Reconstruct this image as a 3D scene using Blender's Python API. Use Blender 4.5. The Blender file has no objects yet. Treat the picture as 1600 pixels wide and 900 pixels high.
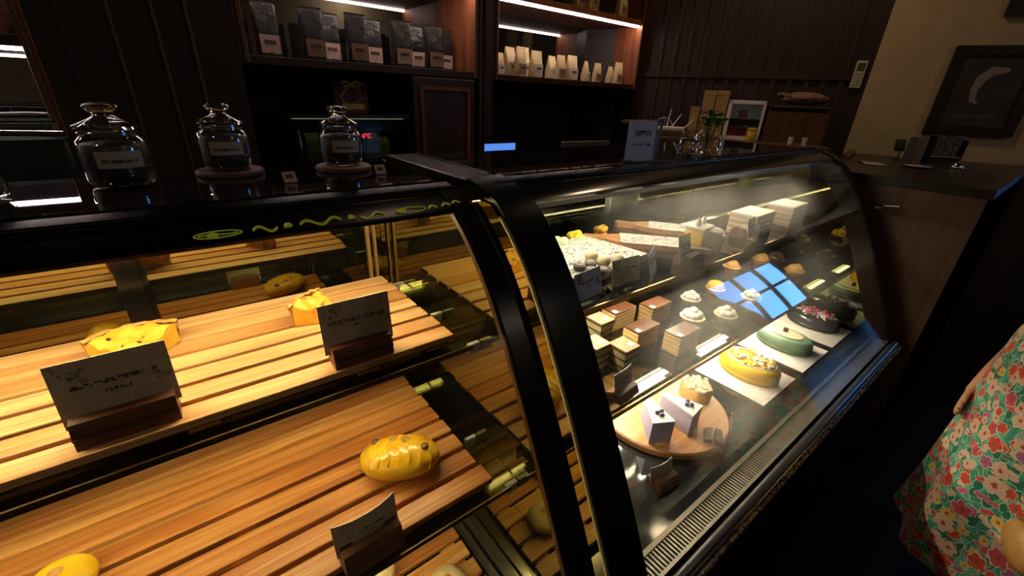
import bpy, bmesh, math, random
from mathutils import Vector, Matrix, noise
random.seed(7)
sc = bpy.context.scene
COL = sc.collection
PI = math.pi

# ------------------------------------------------------------------ camera
F = 660.0
def _cam():
    p, y, r = .4249, .6752, -.0423
    fwd = Vector((math.sin(y)*math.cos(p), math.cos(y)*math.cos(p), -math.sin(p)))
    right = Vector((math.cos(y), -math.sin(y), 0)); down = fwd.cross(right)
    return (right*math.cos(r)+down*math.sin(r), -right*math.sin(r)+down*math.cos(r), fwd)
CR, CD, CF = _cam()
CP = Vector((0, 0, 1.5))
def at(px, py, z):
    """a point of the horizontal plane z seen at a pixel of the photograph"""
    d = CR*(px-800)+CD*(py-450)+CF*F
    return CP+d*((z-CP.z)/d.z)
cam = bpy.data.cameras.new('camera'); co = bpy.data.objects.new('camera', cam); COL.objects.link(co)
cam.sensor_width = 36; cam.lens = 36*F/1600; cam.clip_start = .01
m3 = Matrix((CR, -CD, -CF)).transposed()
co.matrix_world = Matrix.Translation(CP) @ m3.to_4x4()
sc.camera = co

# ------------------------------------------------------------------ mesh builder
class MB:
    def __init__(s): s.v = []; s.f = []; s.m = []
    def add(s, vs, fs, mi=0):
        k = len(s.v); s.v += [Vector(v) for v in vs]
        for f in fs: s.f.append([i+k for i in f]); s.m.append(mi)
        return s
    def box(s, a, b, mi=0, mat=None, ch=0.0):
        x0, y0, z0 = a; x1, y1, z1 = b
        if ch <= 0:
            vs = [(x, y, z) for z in (z0, z1) for y in (y0, y1) for x in (x0, x1)]
            fs = [(0,2,3,1),(4,5,7,6),(0,1,5,4),(2,6,7,3),(0,4,6,2),(1,3,7,5)]
        else:
            bm = bmesh.new(); bmesh.ops.create_cube(bm, size=1)
            for v in bm.verts: v.co = Vector(((x0+x1)/2+v.co.x*(x1-x0), (y0+y1)/2+v.co.y*(y1-y0), (z0+z1)/2+v.co.z*(z1-z0)))
            bmesh.ops.bevel(bm, geom=bm.edges[:], offset=ch, segments=2, affect='EDGES', profile=.5)
            bm.verts.index_update()
            vs = [v.co.copy() for v in bm.verts]; fs = [[v.index for v in f.verts] for f in bm.faces]; bm.free()
        if mat: vs = [mat @ Vector(v) for v in vs]
        return s.add(vs, fs, mi)
    def prism(s, poly, ax, lo, hi, mi=0):
        n = len(poly)
        def p(q, t):
            return (t, q[0], q[1]) if ax == 0 else ((q[0], t, q[1]) if ax == 1 else (q[0], q[1], t))
        vs = [p(q, lo) for q in poly]+[p(q, hi) for q in poly]
        fs = [tuple(range(n))[::-1], tuple(range(n, 2*n))]+[(i, (i+1) % n, n+(i+1) % n, n+i) for i in range(n)]
        return s.add(vs, fs, mi)
    def tube(s, pts, r, n=10, mi=0, flat=1.0, caps=True):
        pts = [Vector(p) for p in pts]; rs = r if isinstance(r, (list, tuple)) else [r]*len(pts)
        vs = []; ref = None
        for i, p in enumerate(pts):
            t = (pts[min(i+1, len(pts)-1)]-pts[max(i-1, 0)]).normalized()
            if ref is None: ref = Vector((0, 0, 1)) if abs(t.z) < .9 else Vector((1, 0, 0))
            u = (ref-t*ref.dot(t)).normalized(); w = t.cross(u); ref = u
            for k in range(n):
                a = 2*PI*k/n; vs.append(p+(u*math.cos(a)*flat+w*math.sin(a))*rs[i])
        fs = [(i*n+k, i*n+(k+1) % n, (i+1)*n+(k+1) % n, (i+1)*n+k) for i in range(len(pts)-1) for k in range(n)]
        if caps: fs += [tuple(range(n))[::-1], tuple(range((len(pts)-1)*n, len(pts)*n))]
        return s.add(vs, fs, mi)
    def lathe(s, prof, n=32, c=(0, 0, 0), sx=1, sy=1, mi=0, fn=None, caps=True):
        vs = []; fs = []; c = Vector(c)
        for i, (r, z) in enumerate(prof):
            for k in range(n):
                a = 2*PI*k/n; rr = max(r, 1e-5)
                v = Vector((rr*math.cos(a)*sx, rr*math.sin(a)*sy, z))
                if fn: v = fn(v, a, i)
                vs.append(c+v)
        for i in range(len(prof)-1):
            for k in range(n): fs.append((i*n+k, i*n+(k+1) % n, (i+1)*n+(k+1) % n, (i+1)*n+k))
        if caps and prof[0][0] > 1e-4: fs.append(tuple(range(n))[::-1])
        if caps and prof[-1][0] > 1e-4: fs.append(tuple(range((len(prof)-1)*n, len(prof)*n)))
        return s.add(vs, fs, mi)
    def blob(s, c, r, n=20, m=12, fn=None, mi=0, mat=None):
        """ellipsoid, optionally reshaped by fn(unit vector) -> scale"""
        c = Vector(c); r = (r, r, r) if isinstance(r, (int, float)) else r
        vs = []
        for j in range(m+1):
            th = PI*j/m
            for k in range(n):
                a = 2*PI*k/n
                u = Vector((math.sin(th)*math.cos(a), math.sin(th)*math.sin(a), -math.cos(th)))
                q = Vector((u.x*r[0], u.y*r[1], u.z*r[2]))*(fn(u) if fn else 1)
                if mat: q = mat @ q
                vs.append(c+q)
        fs = [(j*n+k, j*n+(k+1) % n, (j+1)*n+(k+1) % n, (j+1)*n+k) for j in range(m) for k in range(n)]
        return s.add(vs, fs, mi)
    def grid(s, fn, nu, nv, mi=0):
        vs = [fn(i/nu, j/nv) for j in range(nv+1) for i in range(nu+1)]
        fs = [(j*(nu+1)+i, j*(nu+1)+i+1, (j+1)*(nu+1)+i+1, (j+1)*(nu+1)+i) for j in range(nv) for i in range(nu)]
        return s.add(vs, fs, mi)
    def xf(s, mat):
        s.v = [mat @ v for v in s.v]; return s
    def build(s, name, mat, parent=None, smooth=False, world=False, mods=None):
        off = Vector((0, 0, 0))
        if world:
            p = parent
            while p: off += p.location; p = p.parent
        me = bpy.data.meshes.new(name)
        me.from_pydata([v-off for v in s.v], [], s.f)
        for m in (mat if isinstance(mat, (list, tuple)) else [mat]): me.materials.append(m)
        for i, p in enumerate(me.polygons): p.material_index = s.m[i]
        bm = bmesh.new(); bm.from_mesh(me); bmesh.ops.remove_doubles(bm, verts=bm.verts, dist=1e-6)
        bmesh.ops.recalc_face_normals(bm, faces=bm.faces); bm.to_mesh(me); bm.free()
        if smooth:
            for p in me.polygons: p.use_smooth = True
            try: me.set_sharp_from_angle(angle=math.radians(smooth if smooth > 1 else 40))
            except Exception: pass
        o = bpy.data.objects.new(name, me); COL.objects.link(o)
        if parent: o.parent = parent
        return o

def tag(o, label=None, cat=None, group=None, kind=None):
    if label: o['label'] = label
    if cat: o['category'] = cat
    if group: o['group'] = group
    if kind: o['kind'] = kind
    return o
def thing(name, label, cat, loc=(0, 0, 0), rz=0, group=None):
    o = bpy.data.objects.new(name, None); COL.objects.link(o); o.empty_display_size = .05
    o.location = loc; o.rotation_euler = (0, 0, rz)
    return tag(o, label, cat, group)
def copy_thing(src, loc, rz=0, label=None, scale=None):
    r = src.copy(); COL.objects.link(r); r.location = loc; r.rotation_euler = (0, 0, rz)
    if scale: r.scale = scale
    if label: r['label'] = label
    for ch in list(src.children):
        c = ch.copy(); COL.objects.link(c); c.parent = r
        for g in list(ch.children):
            d = g.copy(); COL.objects.link(d); d.parent = c
    return r
def text(name, body, size, mat, parent, loc, rot=(PI/2, 0, 0), align='CENTER', shear=0, ext=.0002):
    cu = bpy.data.curves.new('lettering_curve', 'FONT'); cu.body = body; cu.size = size; cu.align_x = align; cu.align_y = 'CENTER'
    cu.extrude = ext; cu.shear = shear
    t = bpy.data.objects.new('lettering_source', cu); COL.objects.link(t)
    dg = bpy.context.evaluated_depsgraph_get(); me = bpy.data.meshes.new_from_object(t.evaluated_get(dg))
    bpy.data.objects.remove(t); me.name = name
    me.materials.clear(); me.materials.append(mat)
    o = bpy.data.objects.new(name, me); COL.objects.link(o); o.parent = parent
    o.location = loc; o.rotation_euler = rot
    return o

# ------------------------------------------------------------------ materials
def mat(name, col=(.5, .5, .5), rough=.5, metal=0, spec=.5, emit=None, es=0, trans=0, sub=0, coat=0):
    m = bpy.data.materials.new(name); m.use_nodes = True
    b = m.node_tree.nodes['Principled BSDF']
    b.inputs['Base Color'].default_value = (*col, 1); b.inputs['Roughness'].default_value = rough
    b.inputs['Metallic'].default_value = metal; b.inputs['Specular IOR Level'].default_value = spec
    b.inputs['Transmission Weight'].default_value = trans; b.inputs['Coat Weight'].default_value = coat
    if sub:
        b.inputs['Subsurface Weight'].default_value = sub; b.inputs['Subsurface Radius'].default_value = (.01, .006, .003)
    if emit: b.inputs['Emission Color'].default_value = (*emit, 1); b.inputs['Emission Strength'].default_value = es
    return m
class NT:
    """small node helper"""
    def __init__(s, m): s.t = m.node_tree; s.n = s.t.nodes; s.l = s.t.links; s.b = s.n.get('Principled BSDF'); s.out = s.n.get('Material Output')
    def new(s, typ, **kw):
        n = s.n.new(typ)
        for k, v in kw.items():
            if k in n.inputs: n.inputs[k].default_value = v
            else: setattr(n, k, v)
        return n
    def link(s, a, b): s.l.new(a, b)
    def coord(s, scale=(1, 1, 1), rot=(0, 0, 0), kind='Object', loc=(0, 0, 0)):
        tc = s.new('ShaderNodeTexCoord'); mp = s.new('ShaderNodeMapping')
        mp.inputs['Scale'].default_value = scale; mp.inputs['Rotation'].default_value = rot; mp.inputs['Location'].default_value = loc
        s.link(tc.outputs[kind], mp.inputs['Vector']); return mp.outputs['Vector']
    def ramp(s, fac, stops, interp='LINEAR'):
        r = s.new('ShaderNodeValToRGB'); e = r.color_ramp.elements; r.color_ramp.interpolation = interp
        while len(e) < len(stops): e.new(.5)
        for i, (p, c) in enumerate(stops): e[i].position = p; e[i].color = (*c, 1)
        s.link(fac, r.inputs['Fac']); return r.outputs['Color']
    def math(s, op, a, b=None, c=None):
        n = s.new('ShaderNodeMath', operation=op)
        for i, x in enumerate((a, b, c)):
            if x is None: continue
            if isinstance(x, (int, float)): n.inputs[i].default_value = x
            else: s.link(x, n.inputs[i])
        return n.outputs[0]
    def mix(s, fac, a, b):
        n = s.new('ShaderNodeMix', data_type='RGBA')
        for i, x in ((0, fac), (6, a), (7, b)):
            if isinstance(x, (int, float)): n.inputs[i].default_value = x
            elif isinstance(x, tuple): n.inputs[i].default_value = (*x, 1)
            else: s.link(x, n.inputs[i])
        return n.outputs[2]
    def noise(s, vec, scale=5, detail=4, rough=.5, dist=0):
        n = s.new('ShaderNodeTexNoise'); n.inputs['Scale'].default_value = scale; n.inputs['Detail'].default_value = detail
        n.inputs['Roughness'].default_value = rough; n.inputs['Distortion'].default_value = dist
        s.link(vec, n.inputs['Vector']); return n.outputs['Fac']
    def bump(s, h, strength=.3, dist=.01):
        b = s.new('ShaderNodeBump'); b.inputs['Strength'].default_value = strength; b.inputs['Distance'].default_value = dist
        s.link(h, b.inputs['Height']); s.link(b.outputs[0], s.b.inputs['Normal'])
def wood(name, c0, c1, c2, scale=1.0, axis=0, rough=.45, fine=1.0, coat=0, board=None):
    """grain running along an axis; board = width of one plank across Y, giving each plank its own tone"""
    m = mat(name, c1, rough, coat=coat); t = NT(m)
    st = [14*scale]*3; st[axis] = .9*scale
    v = t.coord(tuple(st))
    n1 = t.noise(v, 3.2, 5, .55, .8)
    st2 = [150*scale*fine]*3; st2[axis] = 1.6*scale
    n2 = t.noise(t.coord(tuple(st2)), 1.6, 2, .5)
    base = t.ramp(n1, [(.3, c0), (.5, c1), (.72, c2)])
    dark = t.ramp(n2, [(.36, (.70, .58, .48)), (.56, (1, 1, 1))])
    mx = t.new('ShaderNodeMix', data_type='RGBA', blend_type='MULTIPLY'); mx.inputs[0].default_value = .75
    t.link(base, mx.inputs[6]); t.link(dark, mx.inputs[7]); outc = mx.outputs[2]
    if board:
        tc = t.new('ShaderNodeTexCoord'); sp = t.new('ShaderNodeSeparateXYZ'); t.link(tc.outputs['Object'], sp.inputs[0])
        q = t.math('FLOOR', t.math('DIVIDE', sp.outputs['Y'], board))
        wn = t.new('ShaderNodeTexWhiteNoise', noise_dimensions='1D'); t.link(q, wn.inputs['W'])
        tone = t.ramp(wn.outputs['Value'], [(0, (.80, .66, .54)), (.5, (1, .92, .84)), (1, (1.0, 1.0, 1.0))])
        m2 = t.new('ShaderNodeMix', data_type='RGBA', blend_type='MULTIPLY'); m2.inputs[0].default_value = 1
        t.link(outc, m2.inputs[6]); t.link(tone, m2.inputs[7]); outc = m2.outputs[2]
    t.link(outc, t.b.inputs['Base Color']); t.bump(n2, .08, .002)
    return m
def noisy(name, c0, c1, scale=30, rough=.6, bump=0, sub=0, lo=.35, hi=.65, metal=0, dist=.004, spec=.5):
    m = mat(name, c0, rough, metal, sub=sub, spec=spec); t = NT(m); n = t.noise(t.coord(), scale, 5)
    t.link(t.ramp(n, [(lo, c0), (hi, c1)]), t.b.inputs['Base Color'])
    if bump: t.bump(n, bump, dist)
    return m
def sheet_ior(t, fr):
    # both faces of a thin sheet reflect like air-to-glass
    g = t.new('ShaderNodeNewGeometry'); t.link(t.math('MULTIPLY_ADD', g.outputs['Backfacing'], 1/1.5-1.5, 1.5), fr.inputs['IOR'])
def thin_glass(name, tint=(1, 1, 1), k=1.0, gloss=(1, 1, 1), base=0.0):
    """one sheet of glass: clear straight through, mirror-like by Fresnel"""
    m = bpy.data.materials.new(name); m.use_nodes = True; t = NT(m); t.n.remove(t.b)
    tr = t.new('ShaderNodeBsdfTransparent'); tr.inputs[0].default_value = (*tint, 1)
    g = t.new('ShaderNodeBsdfGlossy'); g.inputs['Roughness'].default_value = 0; g.inputs['Color'].default_value = (*gloss, 1)
    fr = t.new('ShaderNodeFresnel'); sheet_ior(t, fr)
    f = t.math('MINIMUM', t.math('MULTIPLY_ADD', fr.outputs[0], k, base), 1.0)
    mx = t.new('ShaderNodeMixShader'); t.link(f, mx.inputs[0]); t.link(tr.outputs[0], mx.inputs[1]); t.link(g.outputs[0], mx.inputs[2])
    t.link(mx.outputs[0], t.out.inputs[0]); return m
def mirror(name, col, dark=(.01, .01, .008), fac=.5, rough=.0):
    """tinted glass backed by dark paint: part mirror, part dark"""
    m = bpy.data.materials.new(name); m.use_nodes = True; t = NT(m); t.n.remove(t.b)
    d = t.new('ShaderNodeBsdfDiffuse'); d.inputs[0].default_value = (*dark, 1)
    g = t.new('ShaderNodeBsdfGlossy'); g.inputs['Roughness'].default_value = rough; g.inputs['Color'].default_value = (*col, 1)
    mx = t.new('ShaderNodeMixShader'); mx.inputs[0].default_value = fac
    t.link(d.outputs[0], mx.inputs[1]); t.link(g.outputs[0], mx.inputs[2]); t.link(mx.outputs[0], t.out.inputs[0]); return m
def emis(name, col, s):
    m = bpy.data.materials.new(name); m.use_nodes = True; t = NT(m); t.n.remove(t.b)
    e = t.new('ShaderNodeEmission'); e.inputs[0].default_value = (*col, 1); e.inputs[1].default_value = s
    t.link(e.outputs[0], t.out.inputs[0]); return m

M = {}
M['slat'] = wood('pine_slats', (.52, .22, .05), (.70, .37, .10), (.84, .56, .21), 1.0, 0, .45, board=.0545)
M['slat_pale'] = wood('pale_ridged_pine_slats', (.58, .30, .11), (.76, .47, .20), (.86, .62, .33), 1.0, 0, .5, fine=1.3, board=.0544)
M['slat_mid'] = wood('knotty_orange_pine_slats', (.46, .17, .04), (.66, .31, .085), (.82, .52, .20), 1.0, 0, .42, board=.056)
M['dark_wood'] = wood('dark_stained_wood', (.018, .0065, .004), (.03, .011, .006), (.045, .018, .010), .5, 2, .42)
M['bay_wood'] = wood('red_brown_cabinet_wood', (.12, .032, .009), (.20, .056, .016), (.27, .085, .026), .5, 2, .6)
M['panel'] = wood('near_black_panelling', (.011, .0055, .005), (.017, .008, .006), (.024, .011, .008), .4, 2, .5)
M['bar_wood'] = wood('brown_bar_panel', (.055, .022, .009), (.075, .032, .013), (.10, .043, .018), .5, 2, .45)
M['holder_wood'] = wood('walnut_card_block', (.10, .035, .014), (.16, .06, .024), (.22, .09, .04), 2, 0, .5)
M['board_wood'] = wood('acacia_serving_board', (.36, .15, .05), (.50, .24, .09), (.62, .33, .15), 1.4, 0, .45)
M['coaster'] = wood('walnut_coaster', (.08, .035, .018), (.14, .065, .035), (.20, .10, .055), 2, 0, .6)
M['frame_gold'] = mat('gilded_moulding', (.14, .08, .03), .4, .6)
M['black'] = mat('gloss_black_trim', (.006, .006, .007), .16)
M['frame_black'] = mat('satin_black_frame', (.004, .004, .0045), .24, spec=.14)
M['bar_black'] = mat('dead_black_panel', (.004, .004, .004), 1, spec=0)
M['bar_top'] = noisy('dark_bar_stone', (.012, .009, .007), (.03, .022, .017), 80, .3, spec=.3)
M['black_matte'] = mat('matte_black', (.006, .006, .006), .9, spec=.03)
M['steel'] = mat('brushed_steel', (.55, .55, .52), .25, 1)
M['dark_steel'] = mat('dark_steel', (.12, .12, .12), .22, 1)
M['chrome'] = mat('chrome', (.75, .75, .75), .08, 1)
M['rail'] = mat('bronze_shelf_rail', (.16, .10, .045), .3, .8)
M['granite'] = noisy('polished_black_granite', (.008, .006, .006), (.05, .035, .03), 90, .012, lo=.48, hi=.8, spec=.75)
M['sill_granite'] = noisy('speckled_gold_granite', (.012, .010, .008), (.36, .24, .09), 120, .2, lo=.45, hi=.65)
M['mirror_green'] = mirror('green_tinted_mirror', (.62, .62, .30), fac=.62)
M['mirror_door'] = mirror('smoked_door_mirror', (.60, .58, .34), fac=.55)
M['mirror_bay'] = mirror('dark_cabinet_mirror', (.42, .42, .42), fac=.6)
M['glass'] = thin_glass('clear_case_glass', (.985, .99, .98), .5)
M['glass_shelf'] = thin_glass('green_edge_shelf_glass', (.80, .88, .76), 1.2)
M['smoke_shelf'] = thin_glass('smoked_shelf_glass', (.34, .36, .34), 1.5, base=.05)
M['jar_glass'] = thin_glass('clear_jar_glass', (.93, .95, .92), 1.9, base=.03)
M['glass_lid'] = mat('solid_jar_lid_glass', (.95, .97, .93), .02, trans=1)
M['led_warm'] = emis('warm_led_strip', (1, .76, .40), 64)
M['led_white'] = emis('white_led_strip', (1, .83, .56), 260)
M['led_top'] = emis('warm_white_top_led', (1, .83, .56), 48)
M['led_front'] = emis('warm_white_deck_led', (1, .86, .66), 65)
M['led_rear_fill'] = emis('warm_white_rear_fill_led', (1, .83, .56), 110)
M['led_bay'] = emis('pinkish_white_cabinet_led', (1, .80, .76), 34)
M['screen'] = emis('blue_laptop_screen', (.10, .28, .85), 1.0)
M['digit'] = emis('red_led_digits', (1, .02, .04), 2.5)
M['white'] = mat('white_plastic', (.62, .61, .58), .4)
M['paper'] = mat('white_paper', (.74, .72, .69), .7)
M['card_grey'] = noisy('kraft_grey_card', (.46, .37, .28), (.54, .44, .34), 60, .8)
M['card_violet'] = noisy('pale_violet_card', (.58, .56, .76), (.64, .62, .80), 40, .7)
M['card_back'] = mat('white_card_back', (.72, .74, .70), .7)
M['ink'] = mat('dark_brown_ink', (.07, .035, .022), .8)
M['ink_leaf'] = mat('grey_green_printed_leaf', (.27, .24, .15), .8)
M['ink_blue'] = mat('blue_printed_flower', (.06, .09, .35), .8)
M['label_paper'] = mat('jar_label_paper', (.38, .33, .27), .8)
M['bean'] = noisy('roasted_coffee_beans', (.006, .003, .002), (.035, .015, .008), 160, .35, .8)
M['sign_reflection'] = mat('painted_sign_reflection', (.42, .48, .06), .4, emit=(.5, .55, .05), es=.10)
M['beige'] = noisy('beige_plaster', (.33, .245, .15), (.37, .28, .175), 14, .85)
M['ceiling'] = mat('dark_ceiling_paint', (.03, .025, .02), .8)

# ------------------------------------------------------------------ setting
def struct(mb, name, m, smooth=False):
    return tag(mb.build(name, m, None, smooth), None, None, None, 'structure')
floor_m = mat('black_floor_tiles', (.004, .0045, .006), .4, spec=.3); t = NT(floor_m)
br = t.new('ShaderNodeTexBrick'); br.offset = 0; t.link(t.coord((1, 1, 1), (0, 0, .5)), br.inputs['Vector'])
for k, v in (('Scale', 1.0), ('Brick Width', .6), ('Row Height', .6), ('Mortar Size', .004)): br.inputs[k].default_value = v
br.inputs['Color1'].default_value = (.004, .0045, .006, 1); br.inputs['Color2'].default_value = (.005, .005, .0065, 1); br.inputs['Mortar'].default_value = (.010, .0095, .009, 1)
t.link(br.outputs['Color'], t.b.inputs['Base Color'])
struct(MB().box((-2.6, -2.8, -.1), (11.6, 2.6, 0)), 'floor', floor_m)
struct(MB().box((-2.6, -2.8, 2.9), (11.6, 2.6, 3.0)), 'ceiling', M['ceiling'])
struct(MB().box((-2.6, 2.44, 0), (11.6, 2.56, 2.9)), 'wall_back', M['panel'])
struct(MB().box((-2.6, -2.8, 0), (-2.5, 2.44, 2.9)), 'wall_left', M['panel'])
WD = Vector((.449, -.894, 0)); WN = Vector((-.894, -.449, 0)); W0 = Vector((2.68, 2.0, 0))
def wp(s, o=0, z=0):
    """a point of the slanted right wall: s along it, o in front of it"""
    return W0+WD*s+WN*o+Vector((0, 0, z))
WM = Matrix((( WD.x, -WN.x, 0, W0.x), (WD.y, -WN.y, 0, W0.y), (0, 0, 1, 0), (0, 0, 0, 1)))  # local x along, y into the wall
struct(MB().box((-.48, 0, 0), (1.248, .1, 2.9)).xf(WM), 'wall_right_panelled', M['panel'])
struct(MB().box((1.248, 0, 0), (2.72, .1, 2.9)).xf(WM), 'wall_right_plaster', M['beige'])
struct(MB().box((1.25, -.012, 0), (2.72, -.0002, 1.262), ch=.002).xf(WM), 'trim_60', M['panel'])
# ribs of the panelling on the slanted wall
k = 0
for s in [.0+.0865*i for i in range(15)]:
    k += 1
    if s < 1.2:
        struct(MB().box((s-.012, -.012, 0), (s+.012, .0, 2.9), ch=.003).xf(WM), 'trim_%d' % k, M['dark_wood'])
struct(MB().box((-.02, -.02, 1.66), (1.2, -.0, 1.69)).xf(WM), 'trim_%d' % (k+1), M['dark_wood'])
# front of the room, behind the camera: wall with two daylit windows
yw = -2.6
fw = MB()
wins = [(6.0, 8.25, .85, 2.15), (9.45, 10.6, .08, 1.75)]
fw.box((-2.6, yw-.1, 0), (6.0, yw, 2.9)).box((8.25, yw-.1, 0), (9.45, yw, 2.9)).box((10.6, yw-.1, 0), (11.6, yw, 2.9))
fw.box((6.0, yw-.1, 0), (8.25, yw, .85)).box((6.0, yw-.1, 2.15), (8.25, yw, 2.9)).box((9.45, yw-.1, 0), (10.6, yw, .08)).box((9.45, yw-.1, 1.75), (10.6, yw, 2.9))
struct(fw, 'wall_front', M['beige'])
struct(MB().box((11.5, yw, 0), (11.6, 2.44, 2.9)), 'wall_far', M['panel'])
M['pane_dim'] = emis('shaded_glass_door_pane', (.12, .36, .9), 4.0)
M['pane'] = emis('daylit_window_pane', (.12, .40, 1.0), 8.5)
for i, (x0, x1, z0, z1) in enumerate(wins):
    w = MB().box((x0, yw-.07, z0), (x1, yw-.05, z1)); struct(w, 'window_%d' % (i+1), M['pane'] if i == 0 else M['pane_dim'])
    g = MB(); n = 3 if i == 0 else 2
    for a in range(n+1):
        x = x0+(x1-x0)*a/n; g.box((x-.03, yw-.05, z0), (x+.03, yw-.0, z1))
    for z in (z0+.03, (z0+z1)/2, z1-.03): g.box((x0, yw-.05, z-.03), (x1, yw-.0, z+.03))
    struct(g, 'trim_%d' % (30+i), M['black_matte'])

# ------------------------------------------------------------------ the display cases
PROF = [(.700, 1.352), (.655, 1.345), (.603, 1.327), (.570, 1.303), (.544, 1.280), (.513, 1.247), (.485, 1.212), (.442, 1.147), (.403, 1.079), (.363, 1.006), (.325, .930), (.270, .818), (.218, .706), (.206, .672)]
def seg(z0, z1, dy=0):
    """the part of the front curve between two heights (top to bottom)"""
    out = []
    def y_at(z):
        for (ya, za), (yb, zb) in zip(PROF[:-1], PROF[1:]):
            if zb <= z <= za: return ya+(yb-ya)*(za-z)/(za-zb)
        return PROF[0][0] if z > PROF[0][1] else PROF[-1][0]
    out = [(y_at(z1), z1)]+[p for p in PROF if z0 < p[1] < z1]+[(y_at(z0), z0)]
    return [(y+dy, z) for y, z in out]
def offs(poly, d):
    """push an open curve inwards (to +y, -z) by d"""
    res = []
    for i, p in enumerate(poly):
        a = poly[max(i-1, 0)]; b = poly[min(i+1, len(poly)-1)]
        tx, ty = b[0]-a[0], b[1]-a[1]; L = math.hypot(tx, ty)
        res.append((p[0]-ty/L*d, p[1]+tx/L*d))
    return res
def band(mb, x0, x1, z0, z1, d0, d1):
    """a solid strip following the front curve between depths d0 (outer) and d1 (inner)"""
    c = seg(z0, z1); a = offs(c, d0); b = offs(c, d1)
    return mb.prism(a+b[::-1], 0, x0, x1)
BY = 1.16     # inside face of the back doors
BZ = .66      # deck of the right case
def case_shell(root, x0, x1, gy):
    MB().box((x0, .722, 1.322), (x1, gy, 1.35), ch=.004).build('granite_top', M['granite'], root, world=True)
    r = MB().box((x0, .655, 1.325), (x1, .735, 1.346), ch=.006).tube([(x0, .655, 1.337), (x1, .655, 1.337)], .011)
    r.box((x0, .735, 1.300), (x1, gy-.01, 1.322)); r.build('top_rail', M['black'], root, 30, world=True)
    MB().tube([(x0, .662, 1.3495), (x1, .662, 1.3495)], .0025).build('rail_bead', M['dark_steel'], root, 30, world=True)

# ---- left case: pastries on slatted wood
L0, L1 = -.72, .378
c1 = thing('display_case', 'black curved-glass pastry case with warm lit wooden slat shelves, granite top with jars', 'display case', (0, .6, 0))
case_shell(c1, L0-.05, .392, 1.0)
b = MB(); band(b, L0, .392, 1.324, 1.3515, -.001, .006); b.build('fascia_band', M['frame_black'], c1, 30, world=True)
b = MB(); band(b, L0, L1+.012, .675, 1.324, 0, .004); b.build('front_glass', M['glass'], c1, 40, world=True)
b = MB(); band(b, .352, .388, .675, 1.345, -.003, .010); b.build('end_frame', M['frame_black'], c1, 40, world=True)
b = MB(); band(b, .3475, .352, .675, 1.33, .002, .012); b.build('frame_trim', M['bar_wood'], c1, 40, world=True)
b = MB(); band(b, .395, .405, .675, 1.33, .000, .010); b.build('glass_edge_seal', M['black_matte'], c1, 40, world=True)
# end pane (tinted mirror) with its front edge on the curve
ep = offs(seg(.672, 1.33), .006)
b = MB().prism(ep+[(BY, .672), (BY, 1.33)], 0, .431, .436); b.build('end_pane', M['mirror_green'], c1, world=True)
b = MB(); band(b, .430, .436, .675, 1.31, .002, .006); b.build('pane_edge', mat('bright_glass_edge', (.55, .50, .25), .3), c1, 40, world=True)
MB().prism([(.206, .672), (BY, .672), (BY, .04), (.23, .04)], 0, .431, .436).build('end_panel', M['mirror_green'], c1, world=True)
# back: sliding mirror doors with a dark post
MB().box((L0, BY, .1), (.43, BY+.02, 1.32)).build('back_door', M['mirror_door'], c1, world=True)
MB().box((-.150, BY-.02, .3), (-.108, BY, 1.32)).box((-.108, BY-.012, .3), (-.1, BY, 1.32)).build('door_post', M['black'], c1, world=True)
MB().box((.388, BY-.008, .3), (.396, BY, 1.32)).box((.408, BY-.008, .3), (.414, BY, 1.32)).build('door_jamb', mat('pale_door_edge', (.45, .28, .10), .4), c1, world=True)
# shelves: glass sheet, front rail, led housing, wooden slats resting on it
S1, S2, S3 = 1.053, .783, .445
def slat_rack(z, y0, y1, n, label, m='slat'):
    th = thing('slat_rack', label, 'wooden rack', (0, y0, z-.026))
    p = (y1-y0)/n; b = MB()
    for i in range(n):
        b.box((L0+.02+random.uniform(0, .006), y0+p*i+.0055, z-.014), (L1-random.uniform(0, .005), y0+p*(i+1)-.0055, z), ch=.0022)
    b.build('slats', M[m], th, world=True)
    for x in (-.6, -.33, -.05, .2, .34):
        MB().box((x-.02, y0+.012, z-.026), (x+.02, y1-.02, z-.0141)).build('batten', M['slat'], th, world=True)
    return th
def shelf(z, y0, back=1.05):
    MB().box((L0, y0-.012, z-.034), (.428, back, z-.0265)).build('glass_shelf', M['glass_shelf'], c1, world=True)
    MB().box((L0, y0-.016, z-.036), (.41, y0-.0125, z-.027)).box((L0, y0-.016, z-.038), (.41, y0+.02, z-.0345), 0).build('shelf_rail', M['rail'], c1, world=True)
    for yy in (y0+.0, y0+.16, back-.03):
        MB().box((.4, yy-.014, z-.05), (.43, yy-.002, z-.026), ch=.003).build('shelf_clip', M['white'], c1, world=True)
    MB().box((L0+.05, y0+.037, z-.048), (.36, y0+.045, z-.043)).build('led_strip', M['led_warm'], c1, world=True)
    b = MB().box((L0+.05, y0+.022, z-.043), (.37, y0+.070, z-.0345)).box((L0+.05, y0+.066, z-.070), (.37, y0+.070, z-.043)).box((L0+.05, y0+.022, z-.052), (.37, y0+.0255, z-.043)); b.build('led_housing', M['dark_steel'], c1, world=True)
shelf(S1, .649); shelf(S2, .502)
slat_rack(S1, .649, 1.030, 7, 'upper rack of pale orange wood slats carrying the quiches', 'slat_pale')
slat_rack(S2, .502, 1.006, 9, 'middle rack of knotty orange wood slats under the bread roll', 'slat_mid')
slat_rack(S3, .42, 1.03, 11, 'lowest rack of wood slats, mostly hidden under the middle rack')
MB().box((L0, .30, S3-.06), (.425, 1.14, S3-.0345)).build('case_deck', M['dark_steel'], c1, world=True)
MB().box((.385, .3, S3-.0345), (.405, 1.1, S3-.01)).box((.41, .3, S3-.0345), (.428, 1.1, S3+.03)).build('air_duct', M['steel'], c1, world=True)
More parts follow.
